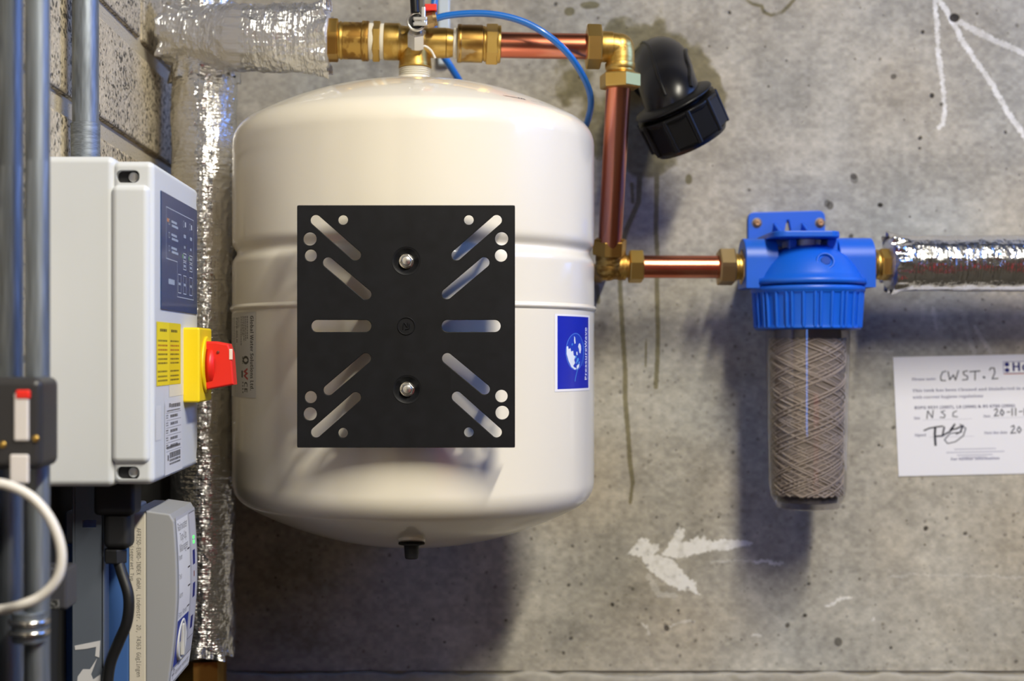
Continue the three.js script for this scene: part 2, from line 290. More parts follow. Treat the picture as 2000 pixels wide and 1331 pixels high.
// ---------------------------------------------------------------- pressure tank
const TD = 1.53, TX = XX(808, TD), TR = 0.1932, TY0 = -0.135, TY1 = 0.2194;
const tankPos = V(TX, -0.21, -TD);
{
  const t = thing('pressure_tank', 'large cream steel pressure tank hung on the concrete wall', 'tank', tankPos);
  const rk = 0.03, Rc = 0.37, dc = Math.sqrt((Rc - rk) ** 2 - (TR - rk) ** 2), a0 = Math.atan2(TR - rk, dc);   // torispherical ends
  const prof = [];
  for (let i = 0; i <= 22; i++) { const a = a0 * i / 22; prof.push([Rc * Math.sin(a), TY0 + dc - Rc * Math.cos(a)]); }
  for (let i = 1; i <= 10; i++) { const a = a0 + (Math.PI / 2 - a0) * i / 10; prof.push([TR - rk + rk * Math.sin(a), TY0 - rk * Math.cos(a)]); }
  const rib = YY(604, 1.505), groove = YY(496, 1.505);
  for (let i = -6; i <= 6; i++) { const x = i / 6; prof.push([TR + 0.0024 * Math.cos(x * Math.PI / 2) ** 1.2, rib + x * 0.0036]); }
  for (let i = -12; i <= 12; i++) { const x = i / 12; prof.push([TR - 0.0052 * Math.exp(-x * x * 5.5), groove + x * 0.015]); }
  for (let i = 0; i <= 10; i++) { const a = (Math.PI / 2) * (1 - i / 10) + a0 * i / 10; prof.push([TR - rk + rk * Math.sin(a), TY1 + rk * Math.cos(a)]); }
  for (let i = 1; i <= 22; i++) { const a = a0 * (1 - i / 22); prof.push([Rc * Math.sin(a), TY1 - dc + Rc * Math.cos(a)]); }
  part(t, 'shell', lathe(V(TX, 0, -TD), UP, prof, 160), whitePaint);
  // welded spud at the top, hidden wall feet at the back
  part(t, 'neck', cyl(V(TX, 0.284, -TD), V(TX, 0.297, -TD), 0.0185), whitePaint);
  for (const s of [-1, 1]) part(t, 'wall_foot', rbox(TX - 0.05, TX + 0.05, 0.1 * s - 0.02 + 0.05, 0.1 * s + 0.07, -WD, -TD - 0.17, 0.002), whitePaint);
  // air valve under its rubber cap on the lower end
  const zc = 0.125, sy = (r) => TY0 + dc - Math.sqrt(Rc * Rc - r * r), cy = sy(zc), cx = XX(804, TD - zc), nrm = V(0, -0.96, 0.27);
  part(t, 'valve_boss', lathe(V(cx, cy + 0.003, -TD + zc), V(0, -1, 0.32), [[0.0001, 0], [0.014, 0], [0.0135, 0.0042], [0.012, 0.0055], [0.0001, 0.0055]], 32), whitePaint);
  const cb = V(cx, cy - 0.002, -TD + zc + 0.004);
  part(t, 'valve_cap', lathe(cb, V(0, -1, 0.02), [[0.0001, 0], [0.0128, 0], [0.0132, 0.0008], [0.0128, 0.0016], [0.0076, 0.002], [0.0066, 0.0145], [0.0058, 0.0158], [0.0001, 0.0158]], 28), blackMatt, 'black rubber valve cap');
  // printed labels, wrapped on the shell
  const patch = (a0, a1, y0, y1) => grid(24, 4, (u, v) => { const a = mix(a0, a1, u), R = TR + 0.0003; return V(TX + R * Math.sin(a), mix(y0, y1, v), -TD + R * Math.cos(a)); });
  const D = Math.PI / 180;
  { // blue label with the globe
    const [c, g] = canvas(420, 640); g.fillStyle = '#f1eef2'; g.fillRect(0, 0, 420, 640); g.fillStyle = '#0b1fae'; g.fillRect(24, 16, 372, 604);
    g.save(); g.translate(205, 310); g.strokeStyle = '#5a8fe0'; g.lineWidth = 5; g.fillStyle = '#1238bb'; g.beginPath(); g.ellipse(0, 0, 104, 152, 0, 0, 7); g.fill(); g.stroke();
    g.fillStyle = '#e6ecf6';
    const blobs = [[[-98, -40], [-85, -48], [-78, -20], [-60, -30], [-52, 0], [-30, -8], [-25, 30], [-5, 40], [-18, 70], [-8, 96], [-30, 118], [-44, 100], [-20, 130], [10, 140], [-10, 152], [-50, 128], [-80, 75], [-98, 20]], [[34, -60], [50, -72], [66, -50], [68, -18], [58, 16], [46, 10], [40, -20], [28, -40]], [[-18, -130], [-8, -118], [-2, -72], [-14, -62], [-20, -90]], [[6, 4], [20, 0], [22, 30], [8, 28]], [[10, 120], [40, 100], [52, 80], [40, 130], [14, 150]]];
    for (const b of blobs) { g.beginPath(); b.forEach(([x, y], i) => i ? g.lineTo(x, y) : g.moveTo(x, y)); g.fill(); }
    g.fillStyle = '#4d9be0'; for (const [x, y, r] of [[0, 45, 10], [24, 70, 14], [40, 96, 10], [10, 92, 8], [-40, -60, 8]]) { g.beginPath(); g.ellipse(x, y, r * 0.8, r * 1.3, 0.4, 0, 7); g.fill(); }
    g.restore();
    g.strokeStyle = '#3f80d4'; g.lineWidth = 9; g.beginPath(); g.moveTo(228, 460); g.quadraticCurveTo(205, 510, 196, 560); g.stroke(); g.lineWidth = 5; g.beginPath(); g.moveTo(310, 230); g.quadraticCurveTo(330, 330, 300, 430); g.stroke();
    g.save(); g.translate(362, 556); g.rotate(-Math.PI / 2); g.fillStyle = '#f2f4fa'; g.font = 'bold 62px sans-serif'; const w = g.measureText('PressureWave').width; g.scale(455 / w, 0.72); g.fillText('PressureWave', 0, 0); g.restore();
    g.fillStyle = '#b8c6ea'; for (let y = 108; y < 548; y += 11) g.fillRect(372, y, 6, 8);
    part(t, 'blue_label', patch(47.2 * D, 71 * D, YY(766, 1.395), YY(613, 1.395)), phys({ map: colourMap(c), roughness: 0.4, clearcoat: 0.4, clearcoatRoughness: 0.15 }), 'blue printed label with a globe');
  }
  { // silver data plate, lines running downwards
    const [c, g] = canvas(1000, 560); g.fillStyle = '#d2cfca'; g.fillRect(0, 0, 1000, 560); g.fillStyle = '#1a1918';
    const down = (s, x, y, size, len) => { g.save(); g.translate(x, y); g.rotate(Math.PI / 2); g.font = 'bold ' + size + 'px sans-serif'; const w = g.measureText(s).width; g.scale(len / w, 1); g.fillText(s, 0, 0); g.restore(); };
    down('Global Water Solutions Ltd.', 922, 24, 64, 490);
    const grey = (x, y0, len, w = 9) => { let y = y0; let i = 0; while (y < y0 + len) { const n = 5 + hash(x, i++, 3) * 14; g.fillRect(x, y, w, Math.min(n, y0 + len - y)); y += n + 4; } };
    [[870, 150], [842, 160], [814, 165], [786, 130], [758, 195]].forEach(([x, l]) => grey(x, 26, l, 12));
    down('Model No.', 706, 30, 26, 72); down('PWB-60LH', 640, 30, 60, 170);
    for (let k = 0; k < 14; k++) grey(590 - k * 40, 30, 230 + 240 * hash(k, 2, 2), 13);
    g.fillRect(330, 24, 5, 520); g.fillRect(612, 240, 4, 290);
    g.strokeStyle = '#1a1918'; g.lineWidth = 16; g.beginPath(); g.ellipse(850, 315, 40, 20, 0, 0, 7); g.stroke(); grey(790, 292, 50, 16); g.fillRect(770, 384, 30, 46);
    g.strokeStyle = '#b8242a'; g.lineWidth = 14; g.beginPath(); g.moveTo(880, 372); g.lineTo(830, 390); g.lineTo(870, 402); g.lineTo(830, 418); g.lineTo(884, 440); g.stroke();
    down('CE', 826, 455, 74, 74); [[790, 458], [790, 480], [790, 500], [790, 522]].forEach(([x, y]) => g.fillRect(x, y, 18, 10));
    part(t, 'data_plate', patch(-98 * D, -52.6 * D, YY(778, 1.413), YY(609, 1.413)), std({ map: colourMap(c), metalness: 0, roughness: 0.4 }), 'silver printed data plate');
  }
  { // pen scrawl on the shoulder
    const [c, g] = canvas(256, 64); g.clearRect(0, 0, 256, 64); g.strokeStyle = '#4a4a52'; g.lineWidth = 5; g.beginPath();
    [[6, 16], [14, 22], [30, 20], [44, 26], [70, 24], [84, 30], [92, 20], [98, 34], [106, 22], [112, 34], [118, 24], [110, 36], [120, 34]].forEach(([x, y], i) => i ? g.lineTo(x, y) : g.moveTo(x, y)); g.stroke();
    g.lineWidth = 3; g.beginPath(); g.moveTo(150, 36); g.lineTo(186, 42); g.stroke(); g.strokeStyle = '#3344a0'; g.lineWidth = 4; g.beginPath(); g.moveTo(218, 26); g.lineTo(226, 42); g.stroke();
    const m = colourMap(c), am = fill(256, 64, (x, y) => { const d = g.getImageData(x, y, 1, 1).data[3]; return [d, d, d]; })[0];
    const y0 = TY1 - dc, sph = (a, e) => V(TX + (Rc + 0.0003) * Math.cos(e) * Math.sin(a) , y0 + (Rc + 0.0003) * Math.sin(e), -TD + (Rc + 0.0003) * Math.cos(e) * Math.cos(a));
    part(t, 'pen_mark', grid(10, 4, (u, v) => sph(mix(33, 53, u) * D, mix(61.7, 64.2, v) * D)), std({ map: m, alphaMap: dataMap(am), transparent: true, roughness: 0.6 }));
  }
}

// ---------------------------------------------------------------- black bracket plate in front of the tank
{
  const d = 1.315, z = -d, x0 = XX(580, d), x1 = XX(1006, d), y0 = YY(875, d), y1 = YY(401, d);
  const t = thing('mounting_bracket', 'square black metal bracket plate with slots bolted to the tank', 'bracket', V((x0 + x1) / 2, y0, z));
  const B = (zx, zy) => [XX(560 + zx / 2.56, d), YY(380 + zy / 2.56, d)], k = d / F / 2.56;
  const s = new THREE.Shape(), r = 0.0022;
  s.moveTo(x0 + r, y0); s.lineTo(x1 - r, y0); s.quadraticCurveTo(x1, y0, x1, y0 + r); s.lineTo(x1, y1 - r); s.quadraticCurveTo(x1, y1, x1 - r, y1); s.lineTo(x0 + r, y1); s.quadraticCurveTo(x0, y1, x0, y1 - r); s.lineTo(x0, y0 + r); s.quadraticCurveTo(x0, y0, x0 + r, y0);
  const slot = (a, b, rr) => { const [ax, ay] = B(...a), [bx, by] = B(...b), q = Math.atan2(by - ay, bx - ax), h = new THREE.Path(); h.absarc(ax, ay, rr * k, q + Math.PI / 2, q + Math.PI * 1.5, false); h.absarc(bx, by, rr * k, q - Math.PI / 2, q + Math.PI / 2, false); h.closePath(); s.holes.push(h); };
  const hole = (zx, zy, rr) => { const [x, y] = B(zx, zy), h = new THREE.Path(); h.absarc(x, y, rr * k, 0, Math.PI * 2, false); s.holes.push(h); };
  for (const q of [[[145, 128], [345, 303], 26], [[207, 340], [397, 500], 26], [[153, 658], [393, 658], 30], [[210, 978], [395, 820], 26], [[147, 1190], [345, 1015], 26], [[1050, 128], [850, 303], 26], [[988, 340], [802, 497], 26], [[805, 658], [1040, 658], 30], [[803, 820], [990, 975], 26], [[852, 1013], [1050, 1190], 26]]) slot(...q);
  for (const q of [[282, 127, 24], [911, 127, 24], [116, 222, 33], [120, 305, 30], [1075, 221, 33], [1072, 305, 31], [120, 1014, 30], [117, 1098, 33], [1074, 1009, 31], [1078, 1092, 34], [282, 1193, 24], [911, 1190, 24], [598, 332, 62], [602, 975, 62]]) hole(...q);
  const g = new THREE.ExtrudeGeometry(s, { depth: 0.0016, bevelEnabled: true, bevelThickness: 0.0005, bevelSize: 0.0005, bevelOffset: -0.0005, bevelSegments: 2, curveSegments: 20 });
  g.translate(0, 0, z - 0.0026);
  const spk = fill(512, 512, (x, y) => { const n = fbm(x / 26, y / 26, 77, 4), f = noise2(x / 1.3, y / 1.3, 5), l = 21 + 10 * (n - 0.5) + (f > 0.985 ? 24 : 0); return [l * 0.94, l * 0.96, l * 1.12]; })[0];
  const tm = colourMap(spk, true); tm.repeat.set(5, 5);
  const coat = phys({ map: tm, roughness: 0.5, specularIntensity: 0.45 });
  part(t, 'plate', g, coat);
  part(t, 'flange', rbox(x0, x1, y1 - 0.002, y1, z - 0.016, z - 0.001, 0.0009), coat);
  part(t, 'flange', rbox(x0, x1, y0, y0 + 0.002, z - 0.016, z - 0.001, 0.0009), coat);
  for (const [zx, zy] of [[598, 332], [602, 975]]) {
    const [bx, by] = B(zx, zy);
    const dish = part(t, 'dished_seat', lathe(V(bx, by, z), V(0, 0, -1), [[0.0134, 0.0002], [0.0128, 0.0002], [0.0118, 0.0008], [0.0085, 0.0045], [0.0066, 0.0062], [0.0035, 0.0066], [0.0035, 0.008], [0.0072, 0.008], [0.0125, 0.0026], [0.0134, 0.0024]], 40), coat);
    part(dish, 'washer', lathe(V(bx, by, z - 0.0066), V(0, 0, 1), [[0.0001, 0], [0.0068, 0], [0.0068, 0.001], [0.0001, 0.001]], 28), chrome);
    part(dish, 'bolt', [hexNut(V(bx, by, z - 0.0058), V(bx, by, z - 0.0012), 0.0062, 0.2, 0.0005), lathe(V(bx, by, z - 0.0014), V(0, 0, 1), [[0.0001, 0], [0.0043, 0], [0.0043, 0.0028], [0.0036, 0.0036], [0.0001, 0.0038]], 24)], zinc);
    part(t, 'spacer', cyl(V(bx, by, z - 0.007), V(bx, by, -TD + TR + 0.0006), 0.0065), blackMatt);
  }
  const [cx, cy] = B(598, 658);
  part(t, 'moulded_mark', [new THREE.TorusGeometry(0.0079, 0.0004, 8, 48).translate(cx, cy, z), tube([V(cx - 0.003, cy - 0.003, z), V(cx - 0.002, cy + 0.003, z), V(cx + 0.001, cy - 0.001, z), V(cx + 0.0015, cy + 0.003, z)], 0.0004, 20, 6), tube([V(cx - 0.001, cy - 0.0032, z), V(cx + 0.0028, cy - 0.002, z), V(cx + 0.003, cy + 0.0016, z)], 0.0004, 16, 6)], coat);
}

// ---------------------------------------------------------------- foil wrapped pipes
function foilTube(pts, r, nv, nu, amp, seed, ragged = 0, flat = 0) {
  const curve = new THREE.CatmullRomCurve3(pts, false, 'catmullrom', 0.1), fr = curve.computeFrenetFrames(nv, false), L = curve.getLength(), cs = curve.getSpacedPoints(nv);
  const g = grid(nu, nv, (u, v) => {
    const j = Math.round(v * nv), a = (u % 1) * Math.PI * 2, c = cs[j], s = v * L, ca = Math.cos(a), sa = Math.sin(a);
    const x = ca * 1.4, y = sa * 1.4, q = s / r;
    const ridge = 1 - Math.abs(2 * noise(x * 3 + 11, y * 3 + seed, q * 2.6) - 1), ridge2 = 1 - Math.abs(2 * noise(x * 6 + seed, y * 6, q * 7.5 + 5) - 1), ring = 1 - Math.abs(2 * noise(seed, x * 0.8 + 9, q * 11) - 1);
    let R = r * (1 + amp * (0.9 * (noise(x + 20, y + seed, q * 0.9) - 0.5) + 0.36 * (ridge ** 3 - 0.3) + 0.16 * (ridge2 ** 4 - 0.2) + 0.13 * (ring ** 6 - 0.15)));
    let t = c.clone();
    const e = Math.min(v, 1 - v) * L;
    if (ragged && e < 0.02) { R *= 1 + ragged * (0.02 - e) / 0.02 * (noise(x * 5, y * 5, seed) - 0.4); t.addScaledVector(fr.tangents[j], (v < 0.5 ? -1 : 1) * 0.006 * ragged * 4 * (noise(x * 4 + 3, y * 4, seed + 7) - 0.5) * (0.02 - e) / 0.02); }
    return t.addScaledVector(fr.normals[j], R * ca).addScaledVector(fr.binormals[j], R * sa);
  });
  return g;
}
const [foilBump] = fill(512, 512, (x, y) => {
  const w = (o) => { const s = x / 512, t = y / 512, f = (a, b) => o(s + a, t + b); return mix(mix(f(0, 0), f(-1, 0), s), mix(f(0, -1), f(-1, -1), s), t); };
  const v = w((s, t) => 0.5 * (1 - Math.abs(2 * noise2(s * 11 + 40, t * 15 + 40, 3) - 1)) ** 2 + 0.3 * (1 - Math.abs(2 * noise2(s * 34 + 40, t * 46 + 40, 5) - 1)) ** 2 + 0.42 * noise2(s * 2 + 9, t * 72 + 80, 8)) * 235;
  return [v, v, v];
});
const foilMap = (u, v) => { const t = dataMap(foilBump, true); t.repeat.set(u, v); return t; };
const foil = (u, v, rough = 0.22, b = 0.0014) => std({ color: rgb(0.86, 0.86, 0.87), metalness: 1, roughness: rough, bumpMap: foilMap(u, v), bumpScale: b });
{
  const dv = 1.60, r = 0.0362, top = P(400, 72, dv), bot = P(396, 1278, dv), end = P(641, 76, 1.535);
  const t = thing('insulated_pipe', 'tall silver foil lagged pipe in the corner left of the tank', 'pipe', bot);
  part(t, 'foil_lagging', foilTube([bot, bot.clone().lerp(top, 0.33), bot.clone().lerp(top, 0.67), top.clone().add(V(0, 0.036, 0))], r, 420, 128, 0.085, 3, 0.3), foil(2, 12));
  part(t, 'foil_lagging', foilTube([top.clone().add(V(-0.031, 0.004, 0.004)), P(432, 74, 1.572), P(486, 75, 1.542), P(560, 75.5, 1.536), end], r * 1.0, 150, 128, 0.15, 8, 0.4), foil(2, 2.2, 0.36, 0.0022));
  part(t, 'foil_patch', foilTube([top.clone().add(V(-0.0005, 0.0375, 0)), top.clone().add(V(0, 0.0, 0)), top.clone().add(V(0.001, -0.05, 0))], r * 1.025, 60, 96, 0.1, 14, 0.35), foil(2, 1.4));
  part(t, 'end_wrap', [lathe(end, V(1, -0.02, 0), [[0.034, -0.004], [0.03, 0.0008], [0.02, 0.0015], [0.0001, 0.0015]], 40)], foil(2, 1, 0.5));
  part(t, 'top_wrap', lathe(top.clone().add(V(0, 0.036, 0)), UP, [[0.0355, -0.006], [0.033, 0.001], [0.02, 0.003], [0.0001, 0.003]], 40), foil(2, 1));
  // the valve body the pipe drops into, and its pipe to the floor
  const vb = thing('pipe_valve', 'worn brass valve body under the foil pipe end', 'valve', V(bot.x, FLOOR, bot.z));
  part(vb, 'body', [hexNut(V(bot.x, bot.y - 0.045, bot.z), V(bot.x, bot.y - 0.004, bot.z), 0.0265, 0.3), cyl(V(bot.x, bot.y - 0.09, bot.z), V(bot.x, bot.y - 0.045, bot.z), 0.019)], oldBrass);
  part(vb, 'tail_pipe', cyl(V(bot.x, FLOOR, bot.z), V(bot.x, bot.y - 0.09, bot.z), 0.0137), copper);
}
{
  const d = 1.65, a = P(1736, 515, d), b = V(RIGHT, a.y + 0.001, -d), r = 0.0325;
  const t = thing('insulated_pipe', 'silver foil lagged pipe running off to the right of the blue filter', 'pipe', a);
  part(t, 'foil_lagging', foilTube([a, a.clone().lerp(b, 0.33), a.clone().lerp(b, 0.67), b], r, 560, 96, 0.05, 21, 0.3), foil(2, 14, 0.18, 0.0008));
  part(t, 'end_wrap', lathe(a, V(-1, 0, 0), [[0.0315, -0.004], [0.0285, 0.0008], [0.018, 0.0015], [0.0001, 0.0015]], 40), foil(2, 1));
}

// ---------------------------------------------------------------- brass and copper above the tank
const DR = TD, row = (px) => P(px, 78.5 + (px - 640) * 0.0245, DR), SR = F / DR;
const rseg = (x0, x1, rp, n = 40, r2 = rp) => cyl(row(x0), row(x1), rp / SR, n, r2 / SR, 0.0008);
const hseg = (x0, x1, rp, ph = 0.15) => hexNut(row(x0), row(x1), rp / SR, ph, 0.0015);
{
  const t = thing('brass_connector', 'tarnished brass compression connector at the foil pipe end', 'pipe fitting', row(641));
  part(t, 'nut', [hseg(638, 661, 42, 0.35)], oldBrass); part(t, 'collar', [rseg(660, 671, 35), lathe(row(664), V(1, 0, 0), [[36 / SR, 0], [37.5 / SR, 0.0012], [36 / SR, 0.0024]], 40)], brass);
  part(t, 'socket', [rseg(670, 709, 36)], oldBrass); part(t, 'socket_rim', [rseg(707, 721, 39, 40)], oldBrass);
}
{
  const t = thing('brass_nipple', 'brass hexagon nipple between white tape rings, left of the tee', 'pipe fitting', row(720));
  part(t, 'sealing_tape', [rseg(720, 730, 35)], tape, 'white sealing tape'); part(t, 'hexagon', hseg(728, 743, 39, 0.1), brass); part(t, 'sealing_tape', [rseg(742, 751, 34.5)], tape, 'white sealing tape');
}
{
  const c = row(810), t = thing('brass_tee', 'brass tee standing on the white tank neck', 'pipe fitting', V(c.x, 0.297, c.z));
  part(t, 'body', [rseg(750, 778, 36), lathe(row(778), V(1, -0.02, 0), [[36 / SR, -0.0004], [36.2 / SR, 0.001], [32 / SR, 0.003], [30.5 / SR, 0.008], [30 / SR, 0.018]], 40), rseg(786, 872, 29.5), cyl(row(872), row(889), 29.5 / SR, 40, 26 / SR, 0.0006),
    lathe(V(c.x + 0.0005, 0.3065, c.z), UP, [[0.0001, 0], [32 / SR, 0], [32.5 / SR, 0.001], [32 / SR, 0.004], [30.5 / SR, 0.012], [29 / SR, 0.03]], 40)], brass);
  part(t, 'thread', Array.from({ length: 5 }, (_, i) => lathe(V(c.x, 0.2955 + i * 0.0022, c.z), UP, [[0.0001, 0], [0.0158, 0], [0.0172, 0.0011], [0.0158, 0.0022], [0.0001, 0.0022]], 36)), tape, 'thread wound with white sealing tape');
  const n0 = P(822, 88, DR - 0.021);
  part(t, 'loose_thread', tube([n0, P(834, 92, DR - 0.022), P(843, 100, DR - 0.021), P(850, 114, DR - 0.02)], 0.0012, 24, 8), std({ color: rgb(0.78, 0.74, 0.66), roughness: 0.9 }), 'loose end of white sealing thread');
}
{
  const t = thing('brass_coupling', 'brass coupling with grey scuffs between tee and copper pipe', 'pipe fitting', row(893));
  part(t, 'sealing_tape', [rseg(885, 895, 29.5)], tape, 'white sealing tape');
  const scuff = fill(256, 256, (x, y) => { const n = sstep(0.5, 0.62, fbm(x / 256 * 10, y / 256 * 5, 31, 4)), b = sstep(0.3, 0.7, fbm(x / 256 * 8, y / 256 * 8, 36, 3)); const base = [mix(150, 204, b), mix(114, 168, b), mix(60, 92, b)]; return [mix(base[0], 168, n * 0.6), mix(base[1], 158, n * 0.6), mix(base[2], 138, n * 0.6)]; })[0];
  part(t, 'socket', [rseg(893, 943, 36.5), rseg(893, 902, 37.5)], std({ map: colourMap(scuff, true), metalness: 1, roughness: 0.4 }));
  part(t, 'collar', [rseg(942, 950, 33), lathe(row(944), V(1, 0, 0), [[33 / SR, 0], [35.5 / SR, 0.0013], [33 / SR, 0.0026]], 40)], brass);
  part(t, 'nut', [hseg(949, 973, 39, 0.1), rseg(970, 978, 36.5)], brass);
}
const DV = 1.55, eTop = P(1209, 94, DR);
const rowR = (px) => P(px, 88 + (px - 977) * 0.018, DR);
single('copper_pipe', cyl(rowR(972), rowR(1150), 25 / SR), copper, 'horizontal copper pipe above the tank under the arched blue hose', 'pipe', rowR(972));
const vTop = P(1209, 150, DR), vBot = P(1191.5, 470, 1.63);
{
  const t = thing('brass_elbow', 'brass compression elbow at the top corner of the copper pipework', 'pipe fitting', eTop);
  part(t, 'nut', [hexNut(rowR(1145), rowR(1174), 43 / SR, 0.25, 0.0016)], brass);
  const c = rowR(1211), rr = 27.5 / SR;
  part(t, 'body', [cyl(rowR(1172), rowR(1196), 30 / SR), tube([rowR(1190), rowR(1200), rowR(1209).add(V(0.0004, -0.0022, 0)), V(c.x + 0.0005, c.y - 0.010, c.z), V(c.x, c.y - 0.02, c.z)], rr, 30, 36), new THREE.SphereGeometry(rr * 1.0, 32, 20).translate(c.x - 0.0005, c.y - 0.0005, c.z), cyl(V(c.x, c.y - 0.017, c.z), V(c.x, c.y - 0.03, c.z), 27.5 / SR), lathe(V(c.x, c.y - 0.017, c.z), V(0, -1, 0), [[27 / SR, 0], [29.3 / SR, 0.001], [29.3 / SR, 0.006], [27 / SR, 0.008]], 40)], brass);
  part(t, 'nut', [hexNut(V(c.x, c.y - 0.029, c.z), V(c.x, c.y - 0.0445, c.z), 40 / SR, 0.35, 0.0016), lathe(V(c.x, c.y - 0.026, c.z), V(0, -1, 0), [[27 / SR, 0], [34 / SR, 0.0035]], 36)], brass);
  part(t, 'cast_mark', [new THREE.TorusGeometry(0.0022, 0.0004, 6, 20).translate(c.x + 0.002, c.y - 0.004, c.z + rr * 0.99), new THREE.TorusGeometry(0.0009, 0.0003, 6, 14).translate(c.x + 0.002, c.y - 0.004, c.z + rr)], brass);
}
single('copper_pipe', cyl(vTop.clone().lerp(vBot, -0.02), vBot.clone().lerp(vTop, -0.05), 0.01345), copper, 'upright copper pipe dropping beside the right of the tank', 'pipe', vBot);
// ---------------------------------------------------------------- lower run to the filter
const DF = 1.65, SF = F / DF, low = (px) => P(px, 521 + (px - 1200) * 0.004, DF);
{
  const c = P(1188, 523, DF - 0.005), t = thing('brass_elbow', 'dull brass elbow fitting at the foot of the upright copper pipe', 'pipe fitting', V(c.x, c.y - 0.02, c.z));
  part(t, 'nut', [hexNut(P(1190, 498, DF - 0.01), P(1191.5, 468, DF - 0.015), 33 / SF, 0.15, 0.0014), lathe(P(1190.5, 474, DF - 0.0145), V(0, 1, 0), [[25 / SF, 0], [31 / SF, 0.0022], [30 / SF, 0.0032], [24 / SF, 0.0024]], 36)], oldBrass);
  part(t, 'body', [tube([P(1190, 490, DF - 0.01), P(1189, 510, DF - 0.007), P(1192, 520, DF - 0.004), P(1202, 521, DF), P(1212, 521, DF)], 25.5 / SF, 30, 32), new THREE.SphereGeometry(26 / SF, 30, 20).translate(c.x, c.y, c.z), cyl(low(1207), low(1222), 27 / SF), cyl(low(1220), low(1230), 22 / SF)], oldBrass);
  part(t, 'nut', [hexNut(low(1228), low(1255), 33 / SF, 0.35, 0.0015)], brass);
  part(t, 'wall_stub', cyl(c, V(c.x, c.y, -WD), 0.012), oldBrass);
}
single('copper_pipe', cyl(low(1250), low(1412), 22.3 / SF), copper, 'short bright copper pipe leading into the blue filter', 'pipe', low(1250));
{
  const t = thing('brass_connector', 'pale brass connector between short copper pipe and blue filter', 'pipe fitting', low(1401));
  part(t, 'nut', hexNut(low(1402), low(1434), 37 / SF, 0.35, 0.0018), paleBrass); part(t, 'collar', [cyl(low(1432), low(1448), 25 / SF), lathe(low(1438), V(1, 0, 0), [[25 / SF, 0], [27 / SF, 0.001], [25 / SF, 0.002]], 36)], brass); part(t, 'hexagon', hexNut(low(1446), low(1462), 34 / SF, 0.1, 0.0014), paleBrass);
}
{
  const q = (px) => P(px, 517, DF), t = thing('brass_connector', 'brass connector between blue filter and right foil pipe', 'pipe fitting', q(1695));
  part(t, 'hexagon', hexNut(q(1692), q(1706), 31 / SF, 0.15, 0.0014), brass); part(t, 'collar', lathe(q(1704), V(1, 0, 0), [[24 / SF, 0], [29 / SF, 0.003], [29 / SF, 0.007], [23 / SF, 0.009]], 36), brass); part(t, 'nut', hexNut(q(1717), q(1742), 31 / SF, 0.2, 0.0014), brass);
}

// ---------------------------------------------------------------- sampling valve and blue hoses on the tee
{
  const dv = DR - 0.034, c = P(814, 46, dv), t = thing('sampling_valve', 'small nickel ball valve with black lever on the brass tee', 'valve', P(814, 90, DR - 0.02));
  part(t, 'body', [hexNut(P(814, 90, DR - 0.02), P(814, 62, dv + 0.002), 0.0098, 0.3, 0.0008), new THREE.SphereGeometry(0.0092, 28, 18).translate(c.x, c.y, c.z), cyl(c, P(833, 40, dv), 0.0062), cyl(P(814, 94, DR - 0.018), P(814, 88, DR - 0.02), 0.008)], chrome);
  part(t, 'ring', lathe(V(c.x, c.y, c.z + 0.006), V(0, 0, 1), [[0.0072, 0], [0.0102, 0], [0.0105, 0.0025], [0.0098, 0.004], [0.0082, 0.004], [0.0076, 0.0025]], 36), chrome);
  part(t, 'bore', lathe(V(c.x, c.y, c.z + 0.0082), V(0, 0, 1), [[0.0001, 0], [0.0077, 0], [0.0077, 0.0008], [0.0001, 0.0008]], 28), blackMatt);
  const z = c.z + 0.0125, x0 = XX(807, -z), x1 = XX(834, -z), y0 = YY(50, -z), y1 = YY(33, -z);
  part(t, 'stem', [rbox(x0, x1, y0, y0 + 0.0034, z - 0.004, z + 0.001, 0.0008), rbox(x0, x1, y1 - 0.0034, y1, z - 0.004, z + 0.001, 0.0008), rbox(x0 + 0.001, x1, y0, y1, z - 0.004, z - 0.001, 0.0008), rbox(XX(822, -z), XX(831, -z), y0, YY(12, -z), z - 0.004, z, 0.0012)], zinc);
  const h = part(t, 'lever', [cyl(P(811, 26, dv - 0.01), P(806, -60, dv - 0.01), 0.0047, 20)], blackPlastic);
  part(h, 'lever_shank', [rbox(XX(818, dv), XX(829, dv), YY(30, dv), YY(-60, dv), -dv - 0.002, -dv + 0.002, 0.001)], std({ color: rgb(0.12, 0.115, 0.105), roughness: 0.4, metalness: 0.6 }));
  part(t, 'hose_nut', [hexNut(P(832, 40, dv), P(847, 37, dv), 0.0082, 0.2, 0.0006), ...Array.from({ length: 5 }, (_, i) => cyl(P(845 + i * 1.5, 37.4 - i * 0.3, dv), P(846.4 + i * 1.5, 37.1 - i * 0.3, dv), 0.0079 - 0.0003 * (i % 2), 24))], paleBrass);
  part(t, 'red_tag', rbox(XX(830, dv), XX(853, dv), YY(23, dv), YY(10, dv), -dv - 0.004, -dv + 0.006, 0.0006), redPlastic, 'red plastic tag');
}
{
  const d = DR - 0.034, q = [[848, 37, d], [870, 31, d], [928, 26, d], [977, 30, d], [1026, 44, d], [1068, 68, d], [1106, 101, d + 0.006], [1134, 140, d + 0.024], [1151, 178, d + 0.048], [1154, 205, d + 0.066], [1148, 234, d + 0.09], [1136, 268, d + 0.13], [1124, 330, d + 0.165], [1110, 470, d + 0.19], [1090, 640, d + 0.205]];
  single('blue_hose', tube(q.map((p) => P(...p)), 0.0036, 160, 14), blueHose, 'bright blue plastic hose arching from valve over the tank shoulder', 'hose', P(...q[0]));
}
